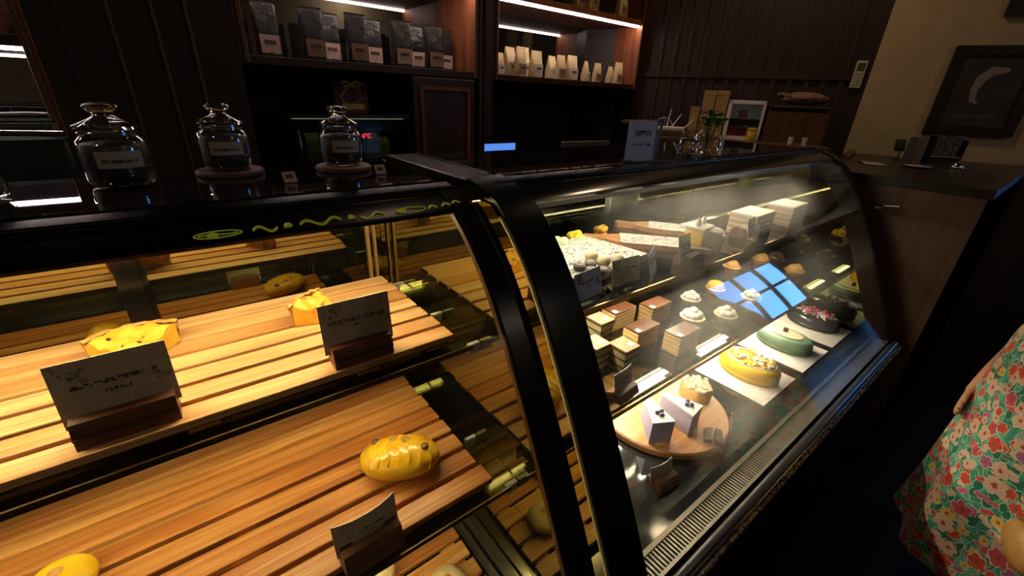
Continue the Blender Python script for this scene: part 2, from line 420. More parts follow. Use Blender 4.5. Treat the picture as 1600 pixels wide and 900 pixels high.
MB().box((L0+.03, .775, 1.288), (.36, .795, 1.2995)).build('led_strip', M['led_warm'], c1, world=True)
MB().prism([(.25, .04), (BY+.02, .04), (BY+.02, .36), (.30, .36), (.206, .672), (.17, .672), (.17, .63)], 0, L0-.05, .429).build('base_cabinet', M['black_matte'], c1, world=True)
MB().box((L0-.05, .2, .372), (L0, BY+.02, 1.3)).build('left_end', M['black_matte'], c1, world=True)
# reflection of a lit sign, modelled as glowing squiggles on the black band
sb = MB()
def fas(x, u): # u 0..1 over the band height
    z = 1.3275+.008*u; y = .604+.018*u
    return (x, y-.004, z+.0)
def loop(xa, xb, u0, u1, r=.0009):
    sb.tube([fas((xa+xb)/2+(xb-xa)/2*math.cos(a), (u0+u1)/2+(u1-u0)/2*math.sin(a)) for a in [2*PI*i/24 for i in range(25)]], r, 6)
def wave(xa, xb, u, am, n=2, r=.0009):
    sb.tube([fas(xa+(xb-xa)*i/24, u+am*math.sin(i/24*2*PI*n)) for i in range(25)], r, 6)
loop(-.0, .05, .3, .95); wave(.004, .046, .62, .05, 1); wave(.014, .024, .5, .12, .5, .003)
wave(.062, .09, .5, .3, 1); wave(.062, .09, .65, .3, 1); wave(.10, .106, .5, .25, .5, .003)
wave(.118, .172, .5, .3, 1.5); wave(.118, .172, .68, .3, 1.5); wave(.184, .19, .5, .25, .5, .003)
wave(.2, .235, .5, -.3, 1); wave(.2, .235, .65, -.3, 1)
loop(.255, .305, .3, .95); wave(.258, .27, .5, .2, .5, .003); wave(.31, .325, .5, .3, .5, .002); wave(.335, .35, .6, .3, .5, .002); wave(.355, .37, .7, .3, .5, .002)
sb.build('fascia_sign_reflection', M['sign_reflection'], c1, 40, world=True)

# ---- right case: cakes on smoked glass shelves
R0, R1 = .4365, 2.10
c2 = thing('display_case', 'long curved-glass cake case at right with steel air grille and black frame', 'display case', (1.3, .6, 0))
case_shell(c2, R0+.04, R1+.03, 1.085)
b = MB(); band(b, R0+.04, R1+.03, 1.322, 1.3515, -.001, .008); b.build('fascia_band', M['black'], c2, 30, world=True)
b = MB(); band(b, .520, R1, .675, 1.322, 0, .004)
fg = b.build('front_glass', None, c2, 40, world=True)
b = MB(); band(b, R0, .520, .02, 1.352, -.004, .075) if False else band(b, R0, .520, .672, 1.352, -.004, .07); b.build('end_frame', M['frame_black'], c2, 40, world=True)
MB().box((R0, .70, 1.30), (.52, 1.09, 1.352), ch=.003).build('end_top_rail', M['frame_black'], c2, world=True)
MB().box((.516, .74, 1.3505), (.522, 1.085, 1.3545)).build('end_bead', M['dark_steel'], c2, world=True)
b = MB(); band(b, R1, R1+.05, .672, 1.352, -.004, .07); b.build('end_frame', M['frame_black'], c2, 40, world=True)
b = MB().prism(offs(seg(.672, 1.33), .02)+[(BY, .672), (BY, 1.33)], 0, R1+.005, R1+.01); b.build('end_pane', mirror('dark_green_end_glass', (.42, .42, .2), fac=.6), c2, world=True)
b = MB().prism(offs(seg(.672, 1.33), .05)+[(BY, .672), (BY, 1.33)], 0, .455, .46); b.build('end_pane', M['black'], c2, world=True)
MB().box((.46, BY, .5), (R1, BY+.02, 1.32)).build('back_door', mirror('smoked_cake_door_mirror', (.66, .66, .50), fac=.62), c2, world=True)
for x in (1.43, 1.62):
    MB().box((x, BY-.012, .66), (x+.012, BY, 1.30)).build('door_jamb', M['steel'], c2, world=True)
MB().box((1.445, BY-.014, .66), (1.618, BY-.001, 1.30)).build('door_stile', M['dark_steel'], c2, world=True)
def shelf2(z, y0, dx=0):
    MB().box((.524, y0, z-.010), (R1-.002, 1.1, z)).build('glass_shelf', M['smoke_shelf'], c2, world=True)
    MB().box((.524, y0-.004, z-.012), (R1-.004, y0-.0005, z+.001)).box((.524, y0+.012, z-.016), (R1-.004, y0+.016, z-.0105)).build('shelf_rail', mat('brass_shelf_edge', (.35, .22, .08), .25, .9), c2, world=True)
    x = .62+dx
    while x < R1-.25:
        MB().box((x, y0+.165, z-.0185), (x+.20, y0+.185, z-.0165)).build('led_bar', M['led_white'], c2, world=True); x += .42
    MB().box((.53, y0+.16, z-.0163), (R1-.01, y0+.19, z-.0105)).box((.53, y0+.189, z-.034), (R1-.01, y0+.192, z-.0163)).build('led_channel', M['steel'], c2, world=True)
T2, D2 = 1.145, .877
shelf2(T2, .462); shelf2(D2, .425, .16)
x = .58
while x < R1-.2:
    MB().box((x, .470, D2-.0185), (x+.15, .482, D2-.0165)).build('led_bar', M['led_front'], c2, world=True); x += .33
MB().box((.53, .463, D2-.0163), (R1-.01, .488, D2-.0105)).box((.53, .463, D2-.024), (R1-.01, .4655, D2-.0163)).build('led_channel', M['steel'], c2, world=True)
x = .55
while x < R1-.2:
    MB().box((x, .630, 1.304), (x+.35, .650, 1.312)).build('led_bar', M['led_top'], c2, world=True); x += .385
MB().box((.525, .607, 1.304), (R1, .611, 1.326)).box((.525, .611, 1.3125), (R1, .70, 1.322)).build('led_channel', M['steel'], c2, world=True)
MB().box((.52, .262, BZ-.02), (R1, BY, BZ)).build('case_deck', mat('black_mirror_deck', (.02, .022, .022), .07, spec=.9), c2, world=True)
g = MB().box((.52, .252, BZ-.01), (R1, .262, BZ+.012)).box((.52, .207, BZ-.012), (R1, .214, BZ+.012))
x = .525
while x < R1:
    g.box((x, .2145, BZ-.004), (x+.0048, .2515, BZ+.008)); x += .0098
g.box((.52, .232, BZ-.012), (R1, .236, BZ-.0045)); g.build('air_grille', mat('pale_steel_grille', (.62, .58, .50), .3, .9), c2, world=True)
MB().box((.52, .2145, BZ-.03), (R1, .2515, BZ-.013)).build('air_duct', M['black_matte'], c2, world=True)
MB().tube([(.46, .192, BZ-.006), (R1+.04, .192, BZ-.006)], .012, 14).box((.46, .178, BZ-.02), (R1+.04, .205, BZ-.006)).build('bumper_rail', mat('rubbed_black_bumper', (.035, .035, .04), .3), c2, 40, world=True)
MB().tube([(.46, .1775, BZ-.008), (R1+.05, .1775, BZ-.008)], .0025, 8).build('chrome_bead', M['chrome'], c2, 40, world=True)
MB().box((.46, .166, BZ-.032), (R1+.06, .178, BZ-.014), ch=.003).build('granite_sill', M['sill_granite'], c2, world=True)
MB().prism([(.185, .0), (BY+.02, .0), (BY+.02, .62), (.19, .62)], 0, .46, R1+.05).build('base_cabinet', M['black_matte'], c2, world=True)
MB().tube([(R1+.02, .42, 1.166), (R1+.03, .40, 1.166)], .012, 10).tube([(R1+.055, .40, 1.168), (R1+.098, .36, 1.168)], .004, 8).build('shelf_bolt', M['chrome'], c2, 30, world=True)
MB().box((.55, .945, 1.287), (R1-.05, .957, 1.2985)).build('rear_fill_led', M['led_rear_fill'], c2, world=True)  # extra unseen row, added as fill for the back sides of the goods
MB().box((.53, .934, 1.268), (R1, .938, 1.2995)).box((.53, .964, 1.268), (R1, .968, 1.2995)).build('rear_fill_channel', M['steel'], c2, world=True)
# front glass: clear sheet with breath of condensation and smears
gm = bpy.data.materials.new('fogged_front_glass'); gm.use_nodes = True; t = NT(gm); t.n.remove(t.b)
tr = t.new('ShaderNodeBsdfTransparent'); tr.inputs[0].default_value = (.95, .97, .97, 1)
gl = t.new('ShaderNodeBsdfGlossy'); gl.inputs['Roughness'].default_value = .02
fr = t.new('ShaderNodeFresnel'); sheet_ior(t, fr)
mx = t.new('ShaderNodeMixShader'); t.link(t.math('MINIMUM', t.math('MULTIPLY', fr.outputs[0], 1.0), 1.0), mx.inputs[0]); t.link(tr.outputs[0], mx.inputs[1]); t.link(gl.outputs[0], mx.inputs[2])
def fogspot(c, r):
    tc = t.new('ShaderNodeTexCoord'); vm = t.new('ShaderNodeVectorMath', operation='SUBTRACT'); t.link(tc.outputs['Object'], vm.inputs[0])
    vm.inputs[1].default_value = (c[0]-1.3, c[1]-.6, c[2])
    sc_ = t.new('ShaderNodeVectorMath', operation='DIVIDE'); t.link(vm.outputs[0], sc_.inputs[0]); sc_.inputs[1].default_value = r
    ln = t.new('ShaderNodeVectorMath', operation='LENGTH'); t.link(sc_.outputs[0], ln.inputs[0])
    mr = t.new('ShaderNodeMapRange', interpolation_type='SMOOTHERSTEP'); mr.inputs['From Min'].default_value = 1; mr.inputs['From Max'].default_value = 0
    t.link(ln.outputs['Value'], mr.inputs['Value']); return mr.outputs[0]
f1 = fogspot((1.02, .50, 1.22), (.50, .22, .26)); f2 = fogspot((.92, .38, 1.03), (.40, .22, .22)); f3 = fogspot((.95, .30, .86), (.28, .18, .14)); f5 = fogspot((1.48, .50, 1.22), (.34, .16, .16)); f4 = fogspot((1.5, .36, 1.0), (.5, .22, .2))
fs = t.math('ADD', t.math('ADD', t.math('ADD', f1, t.math('MULTIPLY', f5, .9)), t.math('MULTIPLY', f2, 1.0)), t.math('ADD', t.math('MULTIPLY', f3, .8), t.math('MULTIPLY', f4, .25)))
nz = t.noise(t.coord((1, 1, 1)), 5, 2, .4)
fs = t.math('MULTIPLY', fs, t.ramp(nz, [(.25, (.45, .45, .45)), (.7, (1, 1, 1))]))
fs = t.math('MINIMUM', t.math('MULTIPLY', fs, .26), .205)
tl = t.new('ShaderNodeBsdfTranslucent'); tl.inputs[0].default_value = (.95, .95, .93, 1)
df = t.new('ShaderNodeBsdfDiffuse'); df.inputs[0].default_value = (.6, .6, .6, 1)
fm = t.new('ShaderNodeMixShader'); fm.inputs[0].default_value = .3; t.link(tl.outputs[0], fm.inputs[1]); t.link(df.outputs[0], fm.inputs[2])
m2 = t.new('ShaderNodeMixShader'); t.link(fs, m2.inputs[0]); t.link(mx.outputs[0], m2.inputs[1]); t.link(fm.outputs[0], m2.inputs[2])
t.link(m2.outputs[0], t.out.inputs[0]); fg.data.materials.clear(); fg.data.materials.append(gm)
#PART2
# ------------------------------------------------------------------ price cards and their wooden blocks
def strokes(name, m, parent, w, y, z, rx, hgt=.006, n=14, seed=1):
    rnd = random.Random(seed); b = MB(); x = -w/2
    while x < w/2:
        d = rnd.uniform(.0012, .0030)*max(1, w/.06)
        if rnd.random() > .18:
            k = rnd.random(); lo, hi = (-hgt*.5, hgt*.5) if k < .35 else ((-hgt*.5, -hgt*.1) if k < .65 else (hgt*.05, hgt*.5))
            b.box((x, -.0002, lo), (x+d*.7, .0002, hi))
        x += d
    o = b.build(name, m, parent); o.location = (0, y, z); o.rotation_euler = (rx, 0, 0); return o
def leaves(name, m, parent, spots):
    b = MB()
    for x, z, r, a in spots:
        mm = Matrix.Translation((x, -.0009, z)) @ Matrix.Rotation(a, 4, 'Y')
        b.add([mm @ Vector((r*math.cos(q), 0, r*.42*math.sin(q))) for q in [2*PI*i/10 for i in range(10)]], [tuple(range(10))])
    return b.build(name, m, parent)
def block(loc, w, label, rz=0, d=.042, h=.04, m='holder_wood'):
    t_ = thing('card_block', label, 'card holder', loc, rz)
    b = MB(); s = .004
    b.prism([(0, 0), (d, 0), (d, h*.72), (d*.62, h), (d*.62-.001, h*.45), (d*.50, h*.45), (d*.5-.001, h), (d*.18, h*.92), (d*.06, h*.6)], 0, -w/2, w/2)
    b.build('block', M[m], t_)
    b = MB().box((-w/2-.0005, -.0008, h*.40), (w/2+.0005, .004, h*.44)); b.build('groove', M['ink'], t_)
    return t_
def card(loc, w, h, label, rz=0, tilt=.16, front='card_grey', bend=.0, words=None, seed=1, shear=0):
    """stands on its lower edge, leaning back by tilt; the printed front looks to -y"""
    t_ = thing('price_card', label, 'price card', loc, rz)
    n = 8; vs = []; f = []; mi = []
    for k, off in ((0, -.0005), (1, .0005)):
        for j in range(2):
            for i in range(n+1):
                u = i/n-.5; vs.append((u*w, off+bend*(abs(u*2)**2.2), j*h))
    A = n+1
    b = MB(); b.v = [Vector(v) for v in vs]
    for i in range(n):
        b.f.append([i, i+1, A+i+1, A+i]); b.m.append(0)
        b.f.append([2*A+i, 3*A+i, 3*A+i+1, 2*A+i+1]); b.m.append(1)
        b.f.append([A+i, A+i+1, 3*A+i+1, 3*A+i]); b.m.append(1); b.f.append([i, 2*A+i, 2*A+i+1, i+1]); b.m.append(1)
    b.f.append([0, A, 3*A, 2*A]); b.m.append(1); b.f.append([n, 2*A+n, 3*A+n, A+n]); b.m.append(1)
    b.xf(Matrix.Rotation(-tilt, 4, 'X'))
    b.build('card', [M[front], M['card_back']], t_)
    def onc(x, z, y=-.0011):
        return Matrix.Rotation(-tilt, 4, 'X') @ Vector((x, y+bend*(abs(x/w*2)**2.2), z))
    if words:
        text('lettering', words, w*.088, M['ink'], t_, onc(0, h*.60), (PI/2-tilt, 0, 0), shear=.15)
        text('price', '195', w*.06, M['ink'], t_, onc(0, h*.48), (PI/2-tilt, 0, 0)) if False else strokes('price', M['ink'], t_, w*.16, onc(0, h*.48).y, h*.48, -tilt, .004, seed=4)
    else:
        strokes('lettering', M['ink'], t_, w*.72, onc(0, h*.60).y, onc(0, h*.60).z, -tilt, h*.065, seed=seed)
        strokes('price', M['ink'], t_, w*.2, onc(0, h*.45).y, onc(0, h*.45).z, -tilt, h*.05, seed=seed+5)
    if bend == 0:
        rnd = random.Random(seed+20)
        sp = [(-w*.44+rnd.uniform(0, w*.22), h*(.97-rnd.uniform(0.02, .3)), rnd.uniform(.003, .006), rnd.uniform(0, 3)) for _ in range(9)]
        sp += [(w*.46-rnd.uniform(0, w*.14), h*rnd.uniform(.40, .62), rnd.uniform(.003, .006), rnd.uniform(0, 3)) for _ in range(6)]
        o = leaves('printed_leaves', M['ink_leaf'], t_, sp); o.rotation_euler = (-tilt, 0, 0)
        b = MB()
        for x, z, r in ((w*.12, h*.42, .011),):
            b.add([(x+r*(1+.25*math.cos(5*q))*math.cos(q), .0009, z+r*(1+.25*math.cos(5*q))*math.sin(q)) for q in [2*PI*i/30 for i in range(30)]], [tuple(range(30))])
        o = b.build('printed_flower', M['ink_blue'], t_); o.rotation_euler = (-tilt, 0, 0)
    return t_
block((-.128, .668, S1), .112, 'dark wooden card block before the flaky left quiche on the upper rack')
card((-.128, .690, S1+.022), .124, .092, 'brown-grey price card in front of the left quiche, lettering too dark to read', seed=3)
block((.198, .660, S1), .106, 'dark wooden card block holding the vegetable quiche card on the upper rack')
card((.198, .682, S1+.022), .124, .092, 'price card on the upper rack that reads VEGETABLE QUICHE', words='VEGETABLE QUICHE', seed=9, tilt=.1)
block((.122, .478, S2), .098, 'dark wooden card block at the front of the middle rack near the bread roll', rz=.04, h=.05)
card((.122, .499, S2+.024), .108, .066, 'curled price card on the middle rack in front of the bread roll', rz=.06, bend=.012, seed=12, tilt=.12)

# ------------------------------------------------------------------ pastries in the left case
M['egg'] = noisy('baked_egg_filling', (.80, .34, .02), (.88, .52, .06), 60, .45, .5, lo=.3, hi=.7)
M['crust'] = noisy('browned_pastry_crust', (.42, .18, .04), (.66, .36, .10), 70, .6, .6)
M['bun'] = noisy('glazed_yellow_bun', (.80, .45, .012), (.88, .58, .03), 22, .22, .1, lo=.35, hi=.65)
M['pale_bun'] = noisy('pale_bun', (.70, .56, .25), (.78, .66, .36), 20, .4)
M['choc'] = noisy('dark_chocolate', (.05, .02, .012), (.075, .032, .018), 40, .3)
M['green_bit'] = mat('roasted_green_bits', (.26, .20, .04), .5)
def quiche(loc, r, ang, h, label, rz, seed):
    t_ = thing('quiche_slice', label, 'quiche', loc, rz); rnd = random.Random(seed)
    def top(u, v):
        a = -ang/2+ang*u; rr = max(r*.04, r*.93*v)
        z = h*(.80+.30*noise.noise(Vector((rr*50*math.cos(a), rr*50*math.sin(a), seed)))+.18*math.exp(-((v-.9)/.18)**2))
        return (rr*math.cos(a), rr*math.sin(a), z)
    b = MB().grid(top, 18, 14)
    n = 14
    for a in (-ang/2, ang/2):  # cut faces
        u = 0 if a < 0 else 1
        pts = [top(u, i/n) for i in range(n+1)]
        b.add([(p[0], p[1], .004) for p in pts]+pts, [(i, i+1, n+2+i, n+1+i) for i in range(n)])
    b.build('filling', M['egg'], t_, 60)
    def wall(u, v):
        a = -ang/2+ang*u; k = r*(.93+.09*v)+.0022*math.sin(a*26)+.006*noise.noise(Vector((a*4, v*2, seed)))
        return (k*math.cos(a), k*math.sin(a), h*v*1.06*(1+.10*noise.noise(Vector((a*6, seed, 0)))))
    b = MB().grid(wall, 40, 5)
    b.grid(lambda u, v: ((wall(u, 1)[0])*(1-.07*v), wall(u, 1)[1]*(1-.07*v), wall(u, 1)[2]-.003*v), 40, 2)
    b.prism([(.0, .0)]+[(r*.95*math.cos(-ang/2+ang*i/20), r*.95*math.sin(-ang/2+ang*i/20)) for i in range(21)], 2, 0, .005)
    b.build('crust', M['crust'], t_, 60)
    b = MB()
    for i in range(7):
        p = top(rnd.uniform(.15, .85), rnd.uniform(.3, .9)); b.blob((p[0], p[1], p[2]), (rnd.uniform(.003, .007), .003, .0012), 8, 6)
    tag(b.build('vegetable_bits', M['green_bit'] if seed % 2 else M['choc'], t_, True), kind='stuff')
    return t_
quiche((-.125, .845, S1), .10, 1.45, .042, 'flaky yellow quiche slice behind the dark left price card', PI*.5, 4)
quiche((.200, .835, S1), .085, 1.25, .045, 'vegetable quiche slice with browned crust behind its price card', PI*.72, 9)
def bread(loc, rz):
    t_ = thing('bread_roll', 'glossy yellow bread roll with scored top and two brown chocolate dots', 'bread roll', loc, rz)
    def fn(u):
        s = 1+.025*math.cos(u.x*26)*max(0, u.z)+.02*noise.noise(u*3)
        return s*(1-.10*abs(u.x)**3)
    b = MB().blob((0, 0, .031), (.089, .053, .034), 48, 30, fn)
    for v in b.v:
        if v.z < .010: v.z = .010-(.010-v.z)*.4
        v.z = max(v.z, .0)
    b.build('loaf', M['bun'], t_, True)
    b = MB()
    for i in range(7):
        x = -.06+.02*i; pts = []
        for j in range(9):
            y = -.043+.07*j/8; q = 1-(x/.092)**2-(y/.055)**2
            pts.append((x+.004*math.sin(j), y, .031+.0345*math.sqrt(max(q, .02))))
        b.tube(pts, .0008, 5)
    b.build('scoring', noisy('toasted_score_lines', (.74, .42, .012), (.78, .48, .02), 40, .4), t_, True)
    for x, y in ((-.050, .024), (.050, -.004)):
        q = 1-(x/.09)**2-(y/.053)**2
        MB().blob((x, y, .031+.034*math.sqrt(q)), (.0085, .0085, .005), 14, 8).build('chocolate_dot', noisy('milk_chocolate', (.15, .06, .03), (.19, .08, .04), 40, .4), t_, True)
    for x, y in ((-.014, .022), (.010, .014)):
        q = 1-(x/.09)**2-(y/.053)**2
        MB().blob((x, y, .030+.034*math.sqrt(q)), (.010, .012, .0035), 16, 8, lambda u: 1+.12*math.sin(9*math.atan2(u.y, u.x))).build('browned_patch', noisy('browned_patch', (.36, .20, .03), (.50, .30, .05), 120, .5), t_, True)
    return t_
bread((.236, .640, S2), -.50)
def bun(loc, r, label, m):
    t_ = thing('bun', label, 'bun', loc)
    b = MB().blob((0, 0, r*.55), (r, r, r*.62), 28, 18, lambda u: 1+.02*noise.noise(u*3))
    for v in b.v: v.z = max(v.z, 0)
    b.build('dough', M[m], t_, True)
    MB().blob((0, 0, r*1.13), (r*.25, r*.25, r*.06), 12, 6).build('topping', M['crust'], t_, True)
    return t_
p = at(106, 925, S2); bun((p.x, p.y, S2), .042, 'yellow bun cut by the bottom edge at lower left of the middle rack', 'bun')
p = at(590, 905, S3); bun((p.x, p.y, S3), .042, 'pale yellow bun on the lowest rack under the curled card', 'pale_bun')
p = at(700, 925, S3); bun((p.x, p.y, S3), .045, 'pale bun at the right end of the lowest rack', 'pale_bun')

# ------------------------------------------------------------------ top of the left case: tea jars
M['tag_paper'] = mat('small_pinkish_tag', (.42, .32, .29), .8)
jars = [((-.066, .905, 1.35), 1.0, 'squat glass jar of coffee beans, largest whole one, at left on the granite', False),
        ((.082, 1.0-.055, 1.35), .93, 'glass jar of coffee beans on a brown round coaster', True),
        ((.277, .915, 1.35), .93, 'glass jar of coffee beans on a pale-topped coaster, rightmost of the jars', True),
        ((-.222, .860, 1.35), 1.0, 'glass jar of coffee beans cut off by the left edge of the picture', False)]
def make_jar():
    t_ = thing('glass_jar', '', 'jar')
    out = [(.030, .001), (.038, .003), (.0405, .012), (.0415, .03), (.0415, .058), (.040, .066), (.033, .073), (.0325, .082)]
    MB().lathe([(0, .001)]+out, 40, caps=False).build('jar_body', M['jar_glass'], t_, True)
    MB().lathe([(.0, .004), (.034, .005), (.0378, .012), (.0388, .03), (.0388, .058), (.036, .062), (.02, .0645), (0, .065)], 36).build('coffee_beans', M['bean'], t_, True)
    lid = MB().lathe([(.0, .0805), (.030, .081), (.0375, .083), (.0380, .087), (.030, .0905), (.017, .097), (.0125, .101), (.0135, .105), (.0195, .109), (.0205, .113), (.018, .1165), (.009, .119), (0, .1195)], 40)
    lid.build('lid', M['glass_lid'], t_, True)
    b = MB().lathe([(.0335, .0745), (.0350, .0755), (.0350, .0775), (.0335, .0785), (.0335, .0745)], 40, caps=False); b.build('neck_ring', M['glass_lid'], t_, True)
    a0 = -PI/2-.72+.1; R = .0420
    b = MB().grid(lambda u, v: (R*math.cos(a0+1.35*u), R*math.sin(a0+1.35*u), .030+.024*v), 14, 1); lb = b.build('label', M['label_paper'], t_, True)
    rnd = random.Random(5); b = MB(); u = .12
    while u < .88:
        w = rnd.uniform(.015, .05); a1 = a0+1.35*u; a2 = a0+1.35*(u+w*.7)
        if rnd.random() > .15:
            zz = .0400; hh = .0028*rnd.uniform(.6, 1)
            b.add([(R*1.008*math.cos(a), R*1.008*math.sin(a), z) for a, z in ((a1, zz-hh), (a2, zz-hh), (a2, zz+hh), (a1, zz+hh))], [(0, 1, 2, 3)])
        u += w
    b.build('label_lettering', M['ink'], lb)
    return t_
jar0 = make_jar()
for i, (loc, s, lab, co_) in enumerate(jars):
    z = 1.3505+(.0095 if co_ else 0)
    if i == 0: j = jar0; j.location = (loc[0], loc[1], z); j.rotation_euler = (0, 0, .1)
    else: j = copy_thing(jar0, (loc[0], loc[1], z), -.1 if i < 3 else .15)
    j.scale = (s*1.02, s*1.02, s*1.0); j['label'] = lab
    if co_:
        t_ = thing('coaster', ('brown' if i == 1 else 'pale-topped')+' round wooden coaster under '+('the middle glass jar' if i == 1 else 'the rightmost glass jar'), 'coaster', (loc[0], loc[1], 1.3502))
        MB().lathe([(0, 0), (.052, 0), (.054, .002), (.054, .007), (.052, .009), (0, .009)], 40).build('disc', M['coaster'], t_, 30)
        if i == 2: MB().lathe([(0, .0090), (.050, .0090), (.050, .0094), (0, .0094)], 40).build('felt_top', mat('pale_felt', (.45, .36, .30), .9), t_)
for i, (x, y, r_, lab) in enumerate(((.155, .812, .2, 'small pinkish paper tag with dark print, between the middle and right jars'), (.322, .828, .1, 'small paper tag on the granite right of the rightmost jar'))):
    t_ = thing('paper_tag', lab, 'tag', (x, y, 1.3502), r_)
    b = MB().box((-.011, -.0004, .001), (.011, .0004, .020)).xf(Matrix.Rotation(-.5, 4, 'X')); b.build('paper', M['tag_paper'], t_)
    b = MB().box((-.006, -.0007, .008), (.006, -.0005, .015)).xf(Matrix.Rotation(-.5, 4, 'X')); b.build('print', M['ink'], t_)

# ------------------------------------------------------------------ top of the right case
t_ = thing('menu_stand', 'clear stand with a white printed sheet and blue side rod on the cake case top', 'menu stand', (1.015, .735, 1.3502), -.12)
MB().box((-.035, -.02, 0), (.05, .02, .006), ch=.002).build('foot', M['jar_glass'], t_)
MB().box((-.055, -.001, .006), (.05, .001, .104)).build('sheet', mat('bluish_printed_sheet', (.50, .54, .64), .5), t_)
strokes('print', M['ink'], t_, .06, -.0015, .075, 0, .012, seed=31); strokes('small_print', M['ink'], t_, .07, -.0015, .045, 0, .006, seed=33)
MB().tube([(.056, 0, 0), (.070, 0, .105)], .004, 10).tube([(.070, 0, .098), (.0715, 0, .112)], .006, 10).build('side_rod', mat('blue_acrylic_rod', (.10, .22, .42), .15), t_, 40)
MB().box((-.055, .004, .098), (.062, .03, .106), ch=.002).build('tray_top', M['holder_wood'], t_)
t_ = thing('plant_vase', 'round clear glass vase of small green leaves on the cake case top', 'plant', (1.40, .76, 1.3502))
MB().lathe([(0, .001), (.022, .001), (.036, .006), (.046, .022), (.048, .036), (.044, .052), (.036, .062), (.037, .066)], 36, caps=False).build('vase', M['jar_glass'], t_, True)
b = MB(); rnd = random.Random(2); st = MB()
for i in range(110):
    a = rnd.uniform(0, 2*PI); el = rnd.uniform(.2, 1.5); R = rnd.uniform(.015, .05)
    c = Vector((R*math.cos(a)*math.cos(el)*1.15, R*math.sin(a)*math.cos(el)*1.15, .085+R*math.sin(el)))
    mm = Matrix.Translation(c) @ Matrix.Rotation(rnd.uniform(0, 6), 4, 'Z') @ Matrix.Rotation(rnd.uniform(-1, 1), 4, 'X')
    L = rnd.uniform(.008, .013)
    b.add([mm @ Vector(q) for q in ((-L, 0, 0), (-.3*L, -.45*L, .001), (.5*L, -.4*L, .002), (L, 0, 0), (.5*L, .4*L, .002), (-.3*L, .45*L, .001), (0, 0, .003))], [(0, 1, 6), (1, 2, 6), (2, 3, 6), (3, 4, 6), (4, 5, 6), (5, 0, 6)])
    if i % 8 == 0: st.tube([(0, 0, .02), c*.6+Vector((0, 0, .03)), c], .001, 5)
b.build('leaves', noisy('small_green_leaves', (.05, .12, .02), (.11, .20, .04), 60, .5), t_)
st.build('stems', mat('green_stem', (.10, .16, .04), .5), t_)
t_ = thing('glass_bowl', 'empty round clear glass bowl with narrow neck beside the plant vase', 'glass bowl', (1.305, .765, 1.3502))
MB().lathe([(0, .001), (.018, .001), (.032, .006), (.040, .022), (.040, .036), (.030, .05), (.027, .062), (.032, .075), (.034, .078)], 36, caps=False).build('bowl', M['jar_glass'], t_, True)
MB().lathe([(.0, .001), (.02, .001), (.02, .006), (0, .009)], 24).build('thick_base', M['glass_lid'], t_, True)

# ------------------------------------------------------------------ cake case: top shelf
M['cream'] = noisy('whipped_cream', (.78, .74, .66), (.82, .79, .72), 40, .5, .2)
M['mochi'] = noisy('pale_mochi', (.66, .54, .36), (.74, .63, .46), 50, .6, .1)
M['sponge'] = noisy('yellow_sponge', (.66, .42, .13), (.74, .52, .20), 90, .75, .4)
M['cocoa'] = noisy('cocoa_dust', (.40, .20, .12), (.50, .28, .18), 130, .9, .5)
M['toffee'] = noisy('caramel_layer', (.50, .28, .08), (.62, .38, .13), 60, .5)
ptr = mat('printed_tray_paper', (.6, .58, .56), .7); t = NT(ptr)
wv = t.noise(t.coord((45, 150, 1)), 1.0, 2, .6, 1.5); t.link(t.ramp(wv, [(.54, (.62, .60, .57)), (.60, (.10, .08, .10))]), t.b.inputs['Base Color'])
t_ = thing('paper_tray', 'flat tray lined with black-printed white paper under the sweets', 'tray', (.725, .640, T2+.0005), .13)
MB().box((-.135, -.098, 0), (.135, .098, .016), ch=.003).build('tray_base', M['holder_wood'], t_)
MB().box((-.133, -.096, .0162), (.133, .096, .0185)).build('paper_liner', ptr, t_)
for i, (px, py) in enumerate(((924, 400), (943, 409), (965, 406))):
    p = at(px, py, T2+.03); o = MB().blob((0, 0, .012), (.0158, .0158, .0135), 20, 12).build('sweet', M['mochi'], None, True); o.location = (p.x, p.y, T2+.0188)
    tag(o, 'cream-coloured round sweet on the printed tray, '+('nearest the back', 'middle one, nearest the camera', 'rightmost of the three')[i], 'sweet', 'pale round sweets on the printed tray')
for i, (px, py) in enumerate(((905, 417), (923, 413), (924, 424), (942, 424))):
    p = at(px, py, T2+.026)
    t_ = thing('chocolate_sweet', 'dark sweet in a paper cup on the printed tray, '+('leftmost of the four', 'at the back of the four', 'frontmost of the four', 'rightmost, by the grey card')[i], 'sweet', (p.x, p.y, T2+.0188), 0, 'dark sweets on the printed tray')
    MB().lathe([(0, 0), (.0105, 0), (.0145, .012)], 24, caps=False, fn=lambda v, a, i: v*(1+.04*math.sin(a*12))).build('paper_cup', mat('grey_paper_cup', (.22, .2, .2), .7), t_)
    MB().lathe([(0, .001), (.0125, .004), (.0138, .012), (.010, .0155), (.003, .0145), (0, .0165)], 20).build('filling', noisy('grey_chocolate_top', (.10, .08, .075), (.26, .23, .21), 120, .5), t_, True)
def stand_card(px, py, z, w, h, label, front, seed, rz=0, bend=0.0):
    p = at(px, py, z); return card((p.x, max(p.y, .492), z+.001), w, h, label, rz, .22, front, bend=bend, seed=seed)
stand_card(930, 470, T2, .082, .055, 'pale violet price card at the front left of the printed tray', 'card_violet', 41, .10)
stand_card(979, 443, T2, .085, .055, 'grey price card between two violet cards on the top cake shelf', 'card_grey', 42, -.05)
stand_card(1024, 432, T2, .08, .06, 'pale violet price card right of the grey card on the top cake shelf', 'card_violet', 43, .45)
p = at(1090, 418, T2); block((p.x, p.y, T2+.0005), .06, 'brown card block under the tall grey card on the top cake shelf', .1, .05, .03)
stand_card(1096, 416, T2+.012, .06, .062, 'tall grey price card in front of the yellow loaf cake', 'card_grey', 44, .1)
